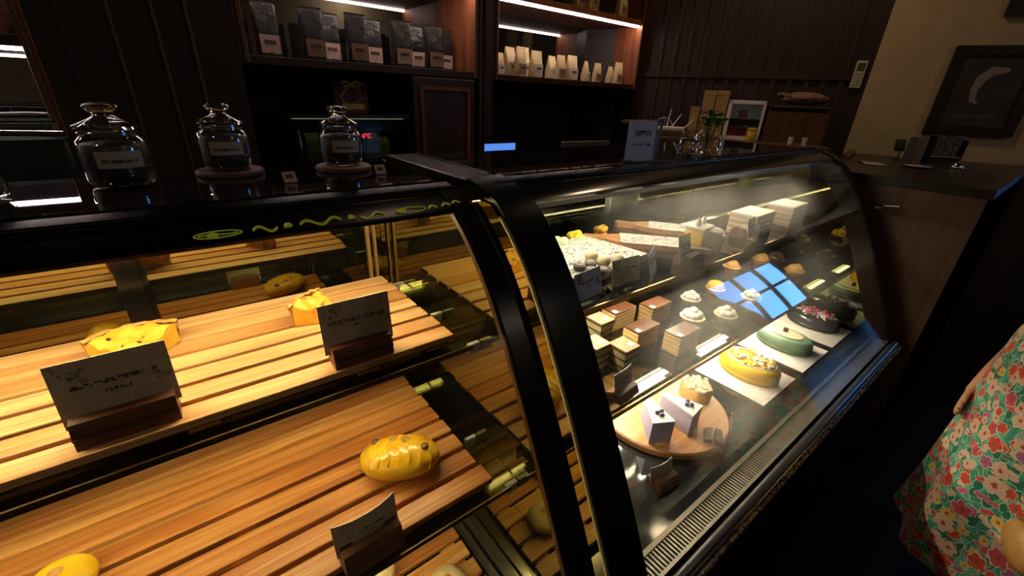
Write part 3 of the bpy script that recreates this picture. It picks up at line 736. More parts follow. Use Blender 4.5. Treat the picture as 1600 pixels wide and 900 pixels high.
p = at(1172, 372, T2); block((p.x, p.y, T2+.0005), .06, 'brown card block at the middle of the top cake shelf', .1, .05, .03)
stand_card(1174, 371, T2+.012, .06, .055, 'grey price card left of the small white cream wedge', 'card_grey', 45, .1)
def paddle(loc, rz, L, W, label, sheet):
    t_ = thing('serving_board', label, 'serving board', loc, rz)
    def outline():
        pts = []
        for i in range(9): a = -PI/2+PI/2*i/8; pts.append((L-.02+.02*math.cos(a), -W/2+.02+.02*math.sin(a)))
        for i in range(9): a = PI/2*i/8; pts.append((L-.02+.02*math.cos(a), W/2-.02+.02*math.sin(a)))
        pts += [(.09, W/2), (.06, W*.36), (.04, W*.17), (0, W*.17)]
        for i in range(1, 8): a = PI/2+PI*i/8; pts.append((-.0+W*.2*math.cos(a), W*.2*math.sin(a)))
        pts += [(0, -W*.17), (.04, -W*.17), (.06, -W*.36), (.09, -W/2)]
        return pts
    MB().prism(outline(), 2, 0, .014).build('board', M['board_wood'], t_)
    if sheet: MB().box((.085, -W*.52, .0142), (L-.01, W*.52, .0155)).build('paper_sheet', ptr, t_)
    return t_
paddle((.866, .752, T2+.001), -.83, .32, .085, 'orange wooden paddle board with printed paper behind the sweets tray', True)
paddle((1.06, .80, T2+.001), -.95, .30, .08, 'second orange paddle board, behind the yellow loaf cake', True)
def loaf(px, py, w, d, h, label, rz=0):
    p = at(px, py, T2); t_ = thing('loaf_cake', label, 'cake', (p.x, p.y, T2+.001), rz)
    MB().box((-w/2, -d/2, 0), (w/2, d/2, h), ch=.004).build('sponge', noisy('golden_cake_side', (.86, .50, .05), (.90, .58, .10), 30, .6), t_, 30)
    MB().box((-w/2-.002, -d/2-.002, h), (w/2+.002, d/2+.002, h+.008), ch=.003).build('cream_layer', M['cream'], t_, 30)
    for x in (-w*.25, w*.25):
        MB().lathe([(.007, h+.007), (.0075, h+.014), (.005, h+.024), (.001, h+.030)], 14, (x, 0, 0)).build('cream_plume', M['cream'], t_, True)
    return t_
loaf(1086, 389, .062, .05, .058, 'tall yellow loaf cake with white cream top and two cream plumes', .1)
p = at(1122, 398, T2)+Vector((.01, .03, 0))
t_ = thing('cake_roll', 'upright yellow cake roll with white cream cap right of the loaf cake', 'cake', (p.x, p.y, T2+.001))
MB().lathe([(0, 0), (.021, 0), (.022, .05), (0, .05)], 28).build('sponge', M['sponge'], t_, 40)
MB().lathe([(0, .0502), (.024, .0502), (.025, .056), (.018, .061), (0, .062)], 28).build('cream_cap', M['cream'], t_, True)
for i, (px, py) in enumerate(((1195, 368), (1248, 352))):
    p = at(px, py, T2); t_ = thing('layer_cake', ('wide pale layer cake behind the hazy glass on the top cake shelf', 'pale layer cake further right behind the haze on the top cake shelf')[i], 'cake', (p.x, p.y+.05, T2+.001), .05)
    for k in range(4):
        MB().box((-.07, -.04, .016*k), (.07, .04, .016*k+.0105)).build('sponge_layer', noisy('pale_sponge_layer', (.56, .40, .24), (.64, .50, .33), 60, .7), t_)
        MB().box((-.069, -.039, .016*k+.0105), (.069, .039, .016*k+.016)).build('cream_layer', M['cream'], t_)
p = at(1198, 382, T2)+Vector((0.01, .055, 0)); t_ = thing('cream_wedge', 'small white cream wedge at the front of the top cake shelf', 'cake', (p.x, p.y, T2+.001), .4)
MB().prism([(-.03, -.02), (.03, -.02), (0, .03)], 2, 0, .03).build('sponge', M['mochi'], t_)
MB().prism([(-.03, -.02), (.03, -.02), (0, .03)], 2, .0302, .038).build('cream_layer', M['cream'], t_)
def ruffle(px, py, z, r, label, m, cat='decoration', name='sugar_flower'):
    p = at(px, py, z); t_ = thing(name, label, cat, (p.x, p.y, z+.001))
    rnd = random.Random(int(px)); b = MB()
    for i in range(9):
        a = i*2.4; q = r*.55*math.sqrt(i/9)
        b.blob((q*math.cos(a), q*math.sin(a), r*.38+rnd.uniform(0, r*.25)), (r*.42, r*.38, r*.36), 12, 8, lambda u: 1+.18*noise.noise(u*3+Vector((i, 0, 0))))
    b.build('petals', m, t_, True); MB().lathe([(0, 0), (r*.7, 0), (r*.75, r*.12), (0, r*.14)], 20).build('base', m, t_, True)
lemon = noisy('lemon_yellow_icing', (.74, .62, .02), (.80, .70, .08), 40, .5); pgreen = noisy('pale_green_icing', (.50, .60, .36), (.58, .66, .44), 40, .6)
ruffle(898, 378, T2, .030, 'bright yellow sugar flower behind the printed tray', lemon)
ruffle(918, 382, T2, .020, 'smaller yellow sugar flower beside the bright one', lemon)
ruffle(876, 388, T2, .030, 'pale green ruffled sugar flower by the black frame', pgreen)
ruffle(938, 366, T2, .026, 'brown and yellow ruffled pastry in front of the back mirror', M['egg'], 'pastry', 'ruffled_pastry')

# ------------------------------------------------------------------ cake case: middle shelf
def layered(name, w0, d0, w1, d1, h, n, cols, parent):
    b = MB(); g = []
    for k in range(n):
        a, c = k/n, (k+1)/n
        for part, (s, e) in enumerate(((a, a+(c-a)*.72), (a+(c-a)*.72, c))):
            q = [(w0+(w1-w0)*z, d0+(d1-d0)*z, h*z) for z in (s, e)]
            vs = [(sx*x/2, sy*y/2, z) for (x, y, z) in q for sx, sy in ((-1, -1), (1, -1), (1, 1), (-1, 1))]
            b.add(vs, [(0, 1, 5, 4), (1, 2, 6, 5), (2, 3, 7, 6), (3, 0, 4, 7), (3, 2, 1, 0), (4, 5, 6, 7)], part)
    return b.build(name, cols, parent)
M['tag_white'] = mat('white_square_sticker', (.75, .72, .72), .6)
def tiramisu():
    t_ = thing('dessert_cup', '', 'dessert cup')
    layered('layers', .046, .046, .056, .056, .066, 3, [M['cream_y'], M['toffee_d']], t_)
    MB().box((-.0282, -.0282, .0662), (.0282, .0282, .0705), ch=.0015).build('cocoa_top', M['cocoa'], t_)
    b = MB(); q = [(.0505, 0), (.061, .074)]
    vs = [(sx*x/2, sy*x/2, z) for x, z in q for sx, sy in ((-1, -1), (1, -1), (1, 1), (-1, 1))]
    b.add(vs, [(0, 1, 5, 4), (1, 2, 6, 5), (2, 3, 7, 6), (3, 0, 4, 7), (3, 2, 1, 0)]).build('clear_cup', M['jar_glass'], t_)
    MB().box((.004, -.016, .0712), (.018, -.003, .0716)).build('price_sticker', M['tag_white'], t_)
    return t_
M['cream_y'] = noisy('custard_cream_layer', (.70, .56, .28), (.76, .64, .38), 70, .6); M['toffee_d'] = mat('dark_soaked_layer', (.16, .08, .03), .6)
def opera():
    t_ = thing('layer_slice', '', 'cake slice')
    layered('layers', .098, .05, .098, .05, .052, 4, [M['toffee'], M['cream_y']], t_)
    MB().box((-.0492, -.0252, .0522), (.0492, .0252, .0575), ch=.0012).build('chocolate_top', noisy('brown_glaze', (.10, .035, .015), (.15, .06, .028), 30, .3), t_)
    MB().box((-.05, -.0258, .0), (.05, .0258, .0005)).build('gold_card', mat('gold_cake_card', (.6, .42, .15), .3, .8), t_)
    MB().box((-.045, -.021, .0578), (-.030, -.006, .0584)).build('price_sticker', M['tag_white'], t_)
    return t_
c0 = tiramisu()
for i, (px, py, lab) in enumerate(((972, 576, 'clear square cup of layered cream dessert with cocoa top, nearest the grey card'), (936, 532, 'clear layered dessert cup with cocoa top beside the black frame, back one'), (928, 572, 'layered dessert cup half hidden by the black frame, front one'))):
    p = at(px, py, D2); loc = (p.x, p.y+.005, D2+.001)
    o = c0 if i == 0 else copy_thing(c0, loc)
    o.location = loc; o['label'] = lab; o['group'] = 'layered dessert cups on the middle cake shelf'
c0 = opera()
for i, (px, py, lab) in enumerate(((1003, 538, 'chocolate-topped layer slice right behind the nearest dessert cup'), (1024, 500, 'chocolate-topped layer slice at the back, right of two others'), (968, 508, 'chocolate-topped layer slice at the back behind the cocoa cup'), (1066, 545, 'hazy chocolate-topped layer slice, rightmost, near the lit bar'))):
    p = at(px, py, D2); loc = (p.x, p.y+.01, D2+.001)
    o = c0 if i == 0 else copy_thing(c0, loc)
    o.location = loc; o['label'] = lab; o['group'] = 'chocolate-topped layer slices on the middle cake shelf'
p = at(984, 624, D2); block((p.x, p.y, D2+.0008), .075, 'reddish wooden card block in front of the dessert cups', .08, .04, .022)
card((p.x, p.y+.016, D2+.010), .072, .058, 'grey price card in front of the nearest dessert cup', .12, .2, 'card_grey', bend=.003, seed=51)
def puff(px, py, z, r, label, m0, m1, kind, name='pastry', cat='pastry'):
    p = at(px, py, z); t_ = thing(name, label, cat, (p.x, p.y, z+.001)); rnd = random.Random(int(px*3))
    MB().lathe([(0, 0), (r*.72, 0), (r, r*.45), (r*.94, r*.5), (0, r*.5)], 28, fn=lambda v, a, i: Vector((v.x*(1+.03*math.sin(16*a)), v.y*(1+.03*math.sin(16*a)), v.z))).build('shell', m0, t_, 50)
    b = MB()
    if kind == 'dome': b.blob((0, 0, r*.66), (r*.85, r*.85, r*.6), 22, 12, lambda u: 1+.10*math.sin(9*math.atan2(u.y, u.x)+3*u.z))
    elif kind == 'shell':
        for i in range(7): b.blob((-r*.6+r*.2*i, 0, r*.62), (r*.16, r*.75*math.cos((i-3)*.33), r*.42), 12, 8)
    else:
        for i in range(8):
            a = i*.785; b.blob((r*.5*math.cos(a), r*.5*math.sin(a), r*.62), (r*.34, r*.34, r*.34), 10, 8)
        b.blob((0, 0, r*.9), (r*.4, r*.4, r*.4), 10, 8)
    b.build('topping', m1, t_, True)
yel = noisy('yellow_mango_glaze', (.90, .50, .008), (.92, .58, .02), 30, .25); orange = noisy('orange_glaze', (.62, .30, .08), (.70, .42, .16), 40, .4); yw = noisy('toasted_pale_yellow', (.78, .66, .36), (.84, .76, .52), 40, .5)
for px, py, r, lab, m0, m1, k in (
    (1116, 456, .034, 'bright yellow glazed pastry with a cream swirl on the middle cake shelf', yel, yel, 'dome'),
    (1172, 470, .034, 'pale yellow cream-topped tart in front of the blue window reflection', yw, yw, 'swirl'),
    (1142, 422, .036, 'orange ridged pastry at the back left of the middle cake shelf', orange, orange, 'shell'),
    (1188, 410, .036, 'orange ridged pastry at the back, right of another like it', orange, orange, 'shell'),
    (1240, 428, .038, 'tan ridged pastry under the top of the blue reflection', M['toffee'], orange, 'shell'),
    (1210, 410, .036, 'smooth dark brown dome pastry at the back of the middle cake shelf', M['choc'], M['choc'], 'dome'),
    (1078, 472, .034, 'hazy cream puff, leftmost at the back of the middle cake shelf', M['mochi'], M['cream'], 'swirl'),
    (1080, 502, .038, 'hazy cream puff with piped top nearest the layer slices', M['mochi'], M['cream'], 'swirl'),
    (1132, 498, .036, 'hazy cream puff just left of the blue reflection', M['mochi'], M['cream'], 'swirl')):
    puff(px, py, D2, r, lab, m0, m1, k)

# ------------------------------------------------------------------ cake case: deck
def oval(loc, rx, ry, h, label, side, name='oval_cake'):
    t_ = thing(name, label, 'cake', loc)
    pr = [(0, 0), (.93, 0), (1.0, h*.15), (1.0, h*.25), (.975, h*.30), (1.0, h*.38), (1.0, h*.70), (.94, h*.92), (.86, h), (0, h)]
    b = MB().lathe(pr, 56, (0, 0, 0), rx, ry); b.build('cake_body', side, t_, 50)
    return t_
def sheet(x0, x1, y0, y1, lab):
    t_ = thing('cake_sheet', lab, 'cake board', ((x0+x1)/2, (y0+y1)/2, BZ+.0005))
    MB().box((x0, y0, BZ+.0005), (x1, y1, BZ+.004), ch=.001).build('board', M['paper'], t_, world=True)
    MB().box((x0+.01, y0+.01, BZ+.004), (x1-.01, y1-.01, BZ+.0046)).build('doily', M['cream'], t_, world=True)
ZC = BZ+.005
sheet(1.272, 1.512, .325, .56, 'white card sheet under the yellow oval cake'); sheet(1.575, 1.815, .325, .56, 'white card sheet under the green oval cake'); sheet(1.862, 2.085, .325, .56, 'white card sheet under the dark berry cake')
t_ = oval((1.405, .440, ZC), .066, .098, .056, 'glossy yellow oval cake topped with yellow fruit cubes and white dots', yel)
MB().lathe([(.80, .0562), (.83, .0562), (.84, .0575), (.83, .060), (.80, .0605), (.78, .0585), (.80, .0562)], 48, (0, 0, 0), .066, .098, caps=False).build('cream_border', M['cream'], t_, True)
b = MB(); w = MB(); rnd = random.Random(3)
for i in range(60):
    a = rnd.uniform(0, 2*PI); q = .76*math.sqrt(rnd.random()); x, y = q*.066*math.cos(a), q*.098*math.sin(a)
    if i % 3: b.box((-.006, -.006, 0), (.006, .006, .010), mat=Matrix.Translation((x, y, .0563)) @ Matrix.Rotation(rnd.uniform(0, 3), 4, 'Z') @ Matrix.Rotation(rnd.uniform(-.3, .3), 4, 'X'), ch=.0015)
    else: w.blob((x, y, .0655), (.0065, .0065, .0065), 10, 8)
tag(b.build('fruit_cubes', noisy('yellow_fruit', (.85, .48, .02), (.9, .6, .1), 60, .3), t_), kind='stuff'); tag(w.build('cream_dots', M['cream'], t_, True), kind='stuff')
t_ = oval((1.71, .448, ZC), .064, .096, .052, 'sage green oval cake with a pale biscuit disc on top', noisy('sage_green_glaze', (.16, .26, .17), (.22, .33, .22), 30, .3))
MB().lathe([(0, .0522), (.60, .0522), (.62, .054), (.60, .0565), (0, .0568)], 40, (0, 0, 0), .064, .096).build('biscuit_disc', noisy('tan_biscuit', (.52, .40, .26), (.6, .48, .34), 60, .7), t_, 40)
MB().box((-.004, -.002, .057), (-.001, .012, .074)).box((.004, -.002, .057), (.007, .012, .072)).build('chocolate_sticks', M['choc'], t_)
t_ = oval((2.005, .448, ZC), .066, .098, .050, 'dark chocolate oval cake with white icing rays and pink berries', noisy('black_glaze', (.02, .02, .026), (.04, .036, .044), 30, .2))
b = MB()
for i in range(18):
    a = 2*PI*i/18; l = .5+.28*(i % 3)/2
    b.tube([(0, 0, .053), (.5*l*.066*math.cos(a), .5*l*.098*math.sin(a), .056), (l*.066*math.cos(a), l*.098*math.sin(a), .052)], [.003, .004, .002], 6)
b.build('icing_rays', M['cream'], t_, True)
b = MB()
for i in range(11):
    a = i*2.4; q = .62*math.sqrt((i+1)/11); b.blob((q*.066*math.cos(a), q*.098*math.sin(a), .062), .008, 12, 8)
b.build('berries', noisy('pink_berries', (.60, .04, .12), (.75, .10, .2), 80, .3), t_, True)
t_ = thing('round_board', 'round honey-coloured wooden board carrying the lavender cake slices', 'serving board', (.985, .505, BZ+.0005))
MB().lathe([(0, 0), (.186, 0), (.192, .004), (.192, .018), (.188, .022), (0, .022)], 72).build('board', M['board_wood'], t_, 40)
lav = noisy('lavender_frosting', (.36, .31, .46), (.42, .37, .52), 40, .7, .3)
def cakeslice(loc, rz, L, W, H, label):
    t_ = thing('cake_slice', label, 'cake slice', loc, rz)
    MB().prism([(-W/2, 0), (W/2, 0), (.006, L), (-.006, L)], 2, .0006, H).build('frosted_body', lav, t_)
    MB().prism([(-W/2-.001, -.0012), (W/2+.001, -.0012), (.006, L), (-.006, L)], 2, H+.0002, H+.004).build('top_frosting', M['cream'], t_)
    MB().prism([(W/2+.0003, .004), (W/2+.0015, .004), (.0080, L), (.0068, L)], 2, .004, H-.002).build('sponge_side', M['sponge'], t_)
    for x, y in ((.004, .020), (-.005, .030), (.009, .034)):
        MB().blob((x, y, H+.0095), .0062, 14, 10).build('blueberry', noisy('blueberry', (.03, .03, .07), (.06, .06, .12), 60, .4), t_, True)
    MB().box((-W*.2, -.010, 0), (W*.3, .0, .0008)).build('paper_base', M['toffee'], t_)
p = at(1030, 692, BZ+.022); cakeslice((p.x, p.y, BZ+.023), -.50, .10, .062, .066, 'lavender cake slice with blueberries, left one on the round board')
p = at(1078, 676, BZ+.022); cakeslice((p.x+.012, p.y, BZ+.023), .12, .10, .062, .066, 'lavender cake slice with blueberries, right one on the round board')
p = at(1085, 618, BZ+.022); t_ = thing('crumble_cake', 'pale crumb-topped cake at the back of the round board', 'cake', (p.x+.0, p.y, BZ+.023), .3)
MB().lathe([(0, 0), (.045, 0), (.047, .03), (.04, .042), (0, .045)], 30).build('sponge', M['toffee'], t_, True)
b = MB(); rnd = random.Random(9)
for i in range(60):
    a = rnd.uniform(0, 6.28); q = .042*math.sqrt(rnd.random()); b.box((-.005, -.005, -.002), (.005, .005, .003), mat=Matrix.Translation((q*math.cos(a), q*math.sin(a), .045)) @ Matrix.Rotation(rnd.uniform(0, 3), 4, 'Z') @ Matrix.Rotation(rnd.uniform(-.5, .5), 4, 'X'))
tag(b.build('crumbs', M['mochi'], t_), kind='stuff')
p = at(1046, 766, BZ); block((p.x, p.y, BZ+.0005), .066, 'reddish wooden card block on the deck in front of the round board', -.12, .045, .030)
card((p.x+.002, p.y+.021, BZ+.014), .074, .045, 'grey curled price card in front of the round board', -.12, .22, 'card_grey', bend=.006, seed=61)
p = at(1128, 700, BZ); block((p.x, p.y, BZ+.0005), .05, 'wooden card block right of the round board behind a clear disc', .5, .05, .04)
t_ = thing('clear_disc', 'clear round plastic disc standing beside the wooden card block', 'plastic disc', (p.x+.045, p.y+.01, BZ+.0005), .5)
b = MB().lathe([(0, 0), (.042, 0), (.042, .0012), (0, .0012)], 40); b.xf(Matrix.Translation((0, 0, .042)) @ Matrix.Rotation(PI/2-.15, 4, 'X')); b.build('disc', M['jar_glass'], t_, 40)
MB().box((-.014, -.012, 0), (.014, .012, .006)).build('foot', M['jar_glass'], t_)
#PART3
# ------------------------------------------------------------------ back wall cabinets
def atY(px, py, y):
    d = CR*(px-800)+CD*(py-450)+CF*F
    return CP+d*((y-CP.y)/d.y)
FY, KY = 2.0, 2.39
def bay(x0, x1, label, z_low=1.575, led_low=False, shelves=(1.945,), mirror_low=False):
    t_ = thing('wall_cabinet', label, 'cabinet', ((x0+x1)/2, FY, 1.0 if mirror_low else 1.575))
    MB().box((x0, KY, 1.0 if mirror_low else 1.575), (x1, KY+.03, 2.7)).build('mirror_back', M['mirror_bay'], t_, world=True)
    for a, b_ in ((x0-.02, x0), (x1, x1+.02)):
        MB().box((a, FY+.001, 1.0 if mirror_low else 1.575), (b_, KY, 2.7)).build('side_panel', M['bay_wood'], t_, world=True)
    for z in (z_low,)+shelves:
        MB().box((x0, FY, z), (x1, KY-.001, z+.03), ch=.002).build('shelf', M['dark_wood'] if z == z_low else M['bay_wood'], t_, world=True)
        if z != z_low or led_low:
            MB().box((x0+.01, FY+.012, z-.010), (x1-.01, FY+.030, z-.0005)).build('led_strip', M['led_bay'], t_, world=True)
    for xx in (x0, x1):
        s_ = 1 if xx == x0 else -1
        MB().box((xx-.008, FY-.012, 1.0 if mirror_low else 1.575), (xx+.008, FY, 2.7), ch=.003).build('moulding', M['frame_gold'], t_, world=True)
    return t_
bay(-1.3, -.262, 'left mirror-backed wall cabinet with lit shelf, at the left edge', 1.578, True, (2.1,), True)
bay(.305, 1.305, 'wall cabinet of dark coffee bags above the gift box', 1.575)
bay(1.432, 2.578, 'lit wall cabinet of cream-coloured bags, right of the other cabinets')
# panelling between the cabinets
struct(MB().box((-.24, FY, 0), (.283, 2.44, 2.9)), 'trim_40', M['panel'])
for i, px in enumerate((118, 196, 262, 312)):
    x = atY(px, 110, FY).x; struct(MB().box((x-.005, FY-.008, 0), (x+.005, FY, 2.9), ch=.002), 'trim_%d' % (41+i), M['frame_gold'] if i else M['dark_wood'])
struct(MB().box((1.327, FY-.006, 0), (1.41, 2.44, 2.9)), 'trim_46', M['dark_wood'])
struct(MB().box((1.352, FY-.016, 0), (1.385, FY-.006, 2.9), ch=.004), 'trim_47', M['panel'])
struct(MB().box((2.60, FY-.006, 0), (2.68, 2.44, 2.9)), 'trim_48', M['dark_wood'])
# counter along the back wall with fridge, cupboard
t_ = thing('back_counter', 'dark wooden counter along the back wall under the cabinets', 'counter', (1.2, 2.15, 0))
MB().box((-1.3, 1.90, .96), (2.34, 2.40, 1.0), ch=.004).build('counter_top', M['granite'], t_, world=True)
MB().box((-1.3, 1.93, 0), (2.34, 2.40, .96)).build('counter_body', M['dark_wood'], t_, world=True)
t_ = thing('cupboard', 'dark framed wooden cupboard door between the fridge and the empty recess', 'cupboard', (1.15, 2.1, 1.0))
MB().box((.955, 2.012, 1.001), (1.305, 2.38, 1.572)).build('body', M['dark_wood'], t_, world=True)
d_ = MB().box((.96, 1.995, 1.005), (1.30, 2.012, 1.568), ch=.003).build('door', M['dark_wood'], t_, world=True)
b = MB()
for q in (((.995, 1.985, 1.04), (1.265, 1.995, 1.055)), ((.995, 1.985, 1.515), (1.265, 1.995, 1.53)), ((.995, 1.985, 1.055), (1.01, 1.995, 1.515)), ((1.25, 1.985, 1.055), (1.265, 1.995, 1.515))): b.box(*q)
b.build('door_moulding', M['bay_wood'], d_, world=True)
t_ = thing('counter_fridge', 'black glass-door counter fridge with red digits behind the rightmost jar', 'fridge', (.675, 2.15, 1.001))
b = MB().box((.41, 2.02, 1.001), (.425, 2.36, 1.385)).box((.925, 2.02, 1.001), (.94, 2.36, 1.385)).box((.41, 2.34, 1.001), (.94, 2.36, 1.385)).box((.41, 2.02, 1.001), (.94, 2.36, 1.03))
b.build('cabinet_shell', M['black'], t_, world=True)
MB().box((.405, 2.0, 1.385), (.945, 2.36, 1.402), ch=.003).build('top_panel', M['dark_steel'], t_, world=True)
MB().box((.425, 2.025, 1.19), (.925, 2.34, 1.197)).build('wire_shelf', M['steel'], t_, world=True)
MB().box((.43, 2.04, 1.372), (.92, 2.06, 1.384)).build('light_strip', emis('dim_fridge_light', (.9, .9, .55), 1.1), t_, world=True)
d_ = MB().box((.425, 2.004, 1.01), (.925, 2.008, 1.33)).build('glass_door', thin_glass('tinted_fridge_glass', (.5, .5, .42), 1.0), t_, world=True)
MB().box((.41, 2.0, 1.33), (.94, 2.012, 1.384)).box((.41, 2.0, 1.0015), (.44, 2.012, 1.33)).box((.91, 2.0, 1.0015), (.94, 2.012, 1.33)).build('door_frame', M['black'], d_, world=True)
MB().tube([(.435, 1.985, 1.06), (.435, 1.975, 1.10), (.435, 1.975, 1.30), (.435, 1.985, 1.34)], .006, 8).build('door_handle', M['chrome'], d_, 40, world=True)
o = text('display_digits', '6°C', .026, M['digit'], t_, (.0475+.0, -.152, .312)); 
MB().box((.715, 1.999, 1.335), (.80, 2.0, 1.35)).build('brand_strip', M['dark_steel'], t_, world=True)
for i, (x, w, h, c, nm, lab) in enumerate(((.52, .06, .12, (.42, .42, .30), 'milk_carton', 'pale carton inside the counter fridge left of the jar'), (.79, .055, .11, (.50, .55, .52), 'milk_carton', 'white carton inside the fridge under the red digits'), (.85, .05, .09, (.62, .48, .08), 'juice_carton', 'yellow carton at the right inside the counter fridge'))):
    k_ = thing(nm, lab, 'carton', (x, 2.14, 1.1975))
    m_ = mat(nm+'_%d' % i, c, .5)
    MB().box((-w/2, -.03, 0), (w/2, .03, h*.8), ch=.002).build('carton_body', m_, k_)
    MB().prism([(-.03, h*.8), (.03, h*.8), (.002, h), (.002, h+.008), (-.002, h+.008), (-.002, h)], 0, -w/2, w/2).build('gable_top', m_, k_)
k_ = thing('gift_box', 'dark red gift box with yellow ribbon bow and yellow label on the fridge', 'gift box', (.70, 2.13, 1.4025))
MB().box((-.075, -.05, 0), (.075, .05, .130), ch=.002).build('box', noisy('dark_red_card', (.06, .006, .010), (.08, .01, .014), 30, .6), k_)
yr = mat('yellow_ribbon', (.42, .30, .05), .5)
MB().box((-.045, -.0515, .018), (.055, -.0505, .042)).build('label', yr, k_)
b = MB()
for s_ in (-1, 1):
    b.tube([(0, -.053, .118), (s_*.022, -.056, .130), (s_*.042, -.056, .124), (s_*.030, -.056, .108), (0, -.053, .114)], [.005, .007, .008, .007, .005], 8)
b.tube([(-.01, -.053, .112), (-.03, -.053, .09), (-.05, -.053, .068), (-.035, -.053, .045)], .0045, 8)
b.tube([(.012, -.053, .112), (.03, -.053, .10), (.042, -.053, .08), (.038, -.053, .058), (.015, -.053, .045)], .0022, 8)
b.blob((0, -.055, .116), (.008, .006, .008), 10, 8); b.build('ribbon_bow', yr, k_, True)

# ------------------------------------------------------------------ coffee bags
M['bag_black'] = noisy('black_foil_bag', (.004, .0042, .0045), (.012, .0125, .013), 20, .34, .7, dist=.012)
M['bag_cream'] = noisy('cream_paper_bag', (.50, .38, .17), (.60, .47, .24), 18, .5, .7, dist=.012)
M['label_pink'] = mat('pinkish_bag_label', (.42, .28, .22), .7); M['label_tan'] = mat('tan_bag_label', (.25, .14, .09), .7); M['label_cream'] = mat('lilac_white_bag_label', (.50, .44, .44), .7)
def make_bag(w, d, h, m, lm, lz, lh, lean=0.0):
    t_ = thing('coffee_bag', '', 'coffee bag')
    def sec(t):
        dd = d*(1-.97*max(0, (t-.35)/.65)**1.3); ww = w*(1+.02*math.sin(t*9))
        return ww/2, dd/2
    n = 14; vs = []; ring = 16
    b = MB()
    def pt(u, v):
        t = v; ww, dd = sec(t); a = 2*PI*u
        c, s_ = math.cos(a), math.sin(a)
        x = ww*math.copysign(abs(c)**.35, c); y = dd*math.copysign(abs(s_)**.45, s_)
        k = .004*noise.noise(Vector((x*40, y*40, t*7)))
        return (x+k, y+k-.012*lean*max(0, t-.6), h*t)
    b.grid(pt, 28, n); b.build('pouch', m, t_, True)
    MB().box((-w/2*1.0, -.0025, h*.955), (w/2, .0025, h*1.01)).build('sealed_top', m, t_)
    yy = -d/2-.0018
    lb = MB().box((-w*.40, yy-.0006, lz), (w*.40, yy+.0006, lz+lh)).build('label', lm, t_)
    MB().box((-w*.24, yy-.0012, lz+lh*.50), (w*.24, yy-.0007, lz+lh*.72)).box((-w*.2, yy-.0012, lz+lh*.30), (-w*.16, yy-.0007, lz+lh*.40)).box((w*.04, yy-.0012, lz+lh*.28), (w*.07, yy-.0007, lz+lh*.40)).build('label_print', M['ink'], lb)
    return t_
kinds = {('b', 0): make_bag(.088, .05, .185, M['bag_black'], M['label_pink'], .012, .062), ('b', 1): make_bag(.088, .05, .185, M['bag_black'], M['label_tan'], .012, .062),
         ('c', 0): make_bag(.080, .052, .135, M['bag_cream'], M['label_cream'], .010, .058), ('c', 1): make_bag(.080, .052, .15, M['bag_cream'], M['label_tan'], .010, .058)}
used = set()
def put_bag(kind, x, y, z, rz, label, group, s=1):
    o = kinds[kind]
    if kind in used: o = copy_thing(o, (x, y, z), rz)
    used.add(kind); o.location = (x, y, z); o.rotation_euler = (0, 0, rz); o['label'] = label; o['group'] = group; o.scale = (s, s, s)
ZS = 1.6055
for i, (px, py, y, k, rz, lab) in enumerate((
    (421, 79, 2.075, 0, .12, 'black coffee bag with pale pink label, leftmost on the dark-bag shelf'),
    (492, 85, 2.06, 1, .05, 'black coffee bag with tan label, second front bag from the left'),
    (560, 92, 2.06, 1, .05, 'black coffee bag with tan label, third front bag from the left'),
    (629, 98, 2.06, 0, .03, 'black coffee bag with pale label, fourth front bag from the left'),
    (679, 104, 2.075, 1, 0, 'black coffee bag with tan label, rightmost front bag by the lit side panel'),
    (517, 88, 2.15, 0, .05, 'black coffee bag with pale label standing behind the second front bag'),
    (583, 93, 2.15, 0, .05, 'black coffee bag with pale label standing behind the third front bag'),
    (650, 101, 2.16, 0, .05, 'black coffee bag with pale label standing behind the fourth front bag'),
    (694, 105, 2.18, 0, .0, 'black coffee bag standing behind the rightmost dark bag'))):
    put_bag(('b', k), atY(px, py, y).x, y, ZS, rz, lab, 'black coffee bags on the lower cabinet shelf')
for i, (px, py, y, k, rz, s, lab) in enumerate((
    (779, 115, 2.10, 0, .2, .8, 'cream bag cut by the cabinet frame, leftmost of the cream bags'),
    (795, 117, 2.12, 0, .3, 1.05, 'cream bag second from the left, turned aside'),
    (812, 119, 2.07, 1, .15, .92, 'cream bag with brown label, front left group'),
    (815, 117, 2.20, 0, .1, 1.18, 'tall cream bag behind the brown-labelled one'),
    (836, 122, 2.08, 0, .1, 1.0, 'cream bag with white label, right of the brown-labelled one'),
    (874, 125, 2.07, 1, .1, .85, 'cream bag with brown label in the middle group'),
    (860, 122, 2.17, 0, .3, .95, 'cream bag behind the middle brown-labelled bag'),
    (891, 127, 2.09, 0, .05, 1.0, 'slim cream bag with white label, right of the middle group'),
    (913, 129, 2.10, 0, .5, .85, 'cream bag turned sideways left of the low folded bag'),
    (931, 131, 2.06, 1, .05, .72, 'low folded cream bag with dark label'),
    (963, 133, 2.08, 1, .0, .85, 'cream bag with dark label, near the right cabinet side'),
    (951, 132, 2.18, 0, .3, .8, 'cream bag behind the rightmost cream bag'))):
    put_bag(('c', k), atY(px, py, y).x, y, ZS, rz, lab, 'cream bags on the lit cabinet shelf', s)
for px, y, k, lab in ((905, 2.1, 1, 'cream bag on the upper shelf, cut by the top edge, left one'), (925, 2.06, 1, 'cream bag with label on the upper shelf, cut by the top edge'), (972, 2.07, 1, 'rightmost cream bag on the upper shelf, cut by the top edge')):
    put_bag(('c', k), atY(px, 8, y).x, y, 1.9755, .1, lab, 'cream bags on the upper cabinet shelf')
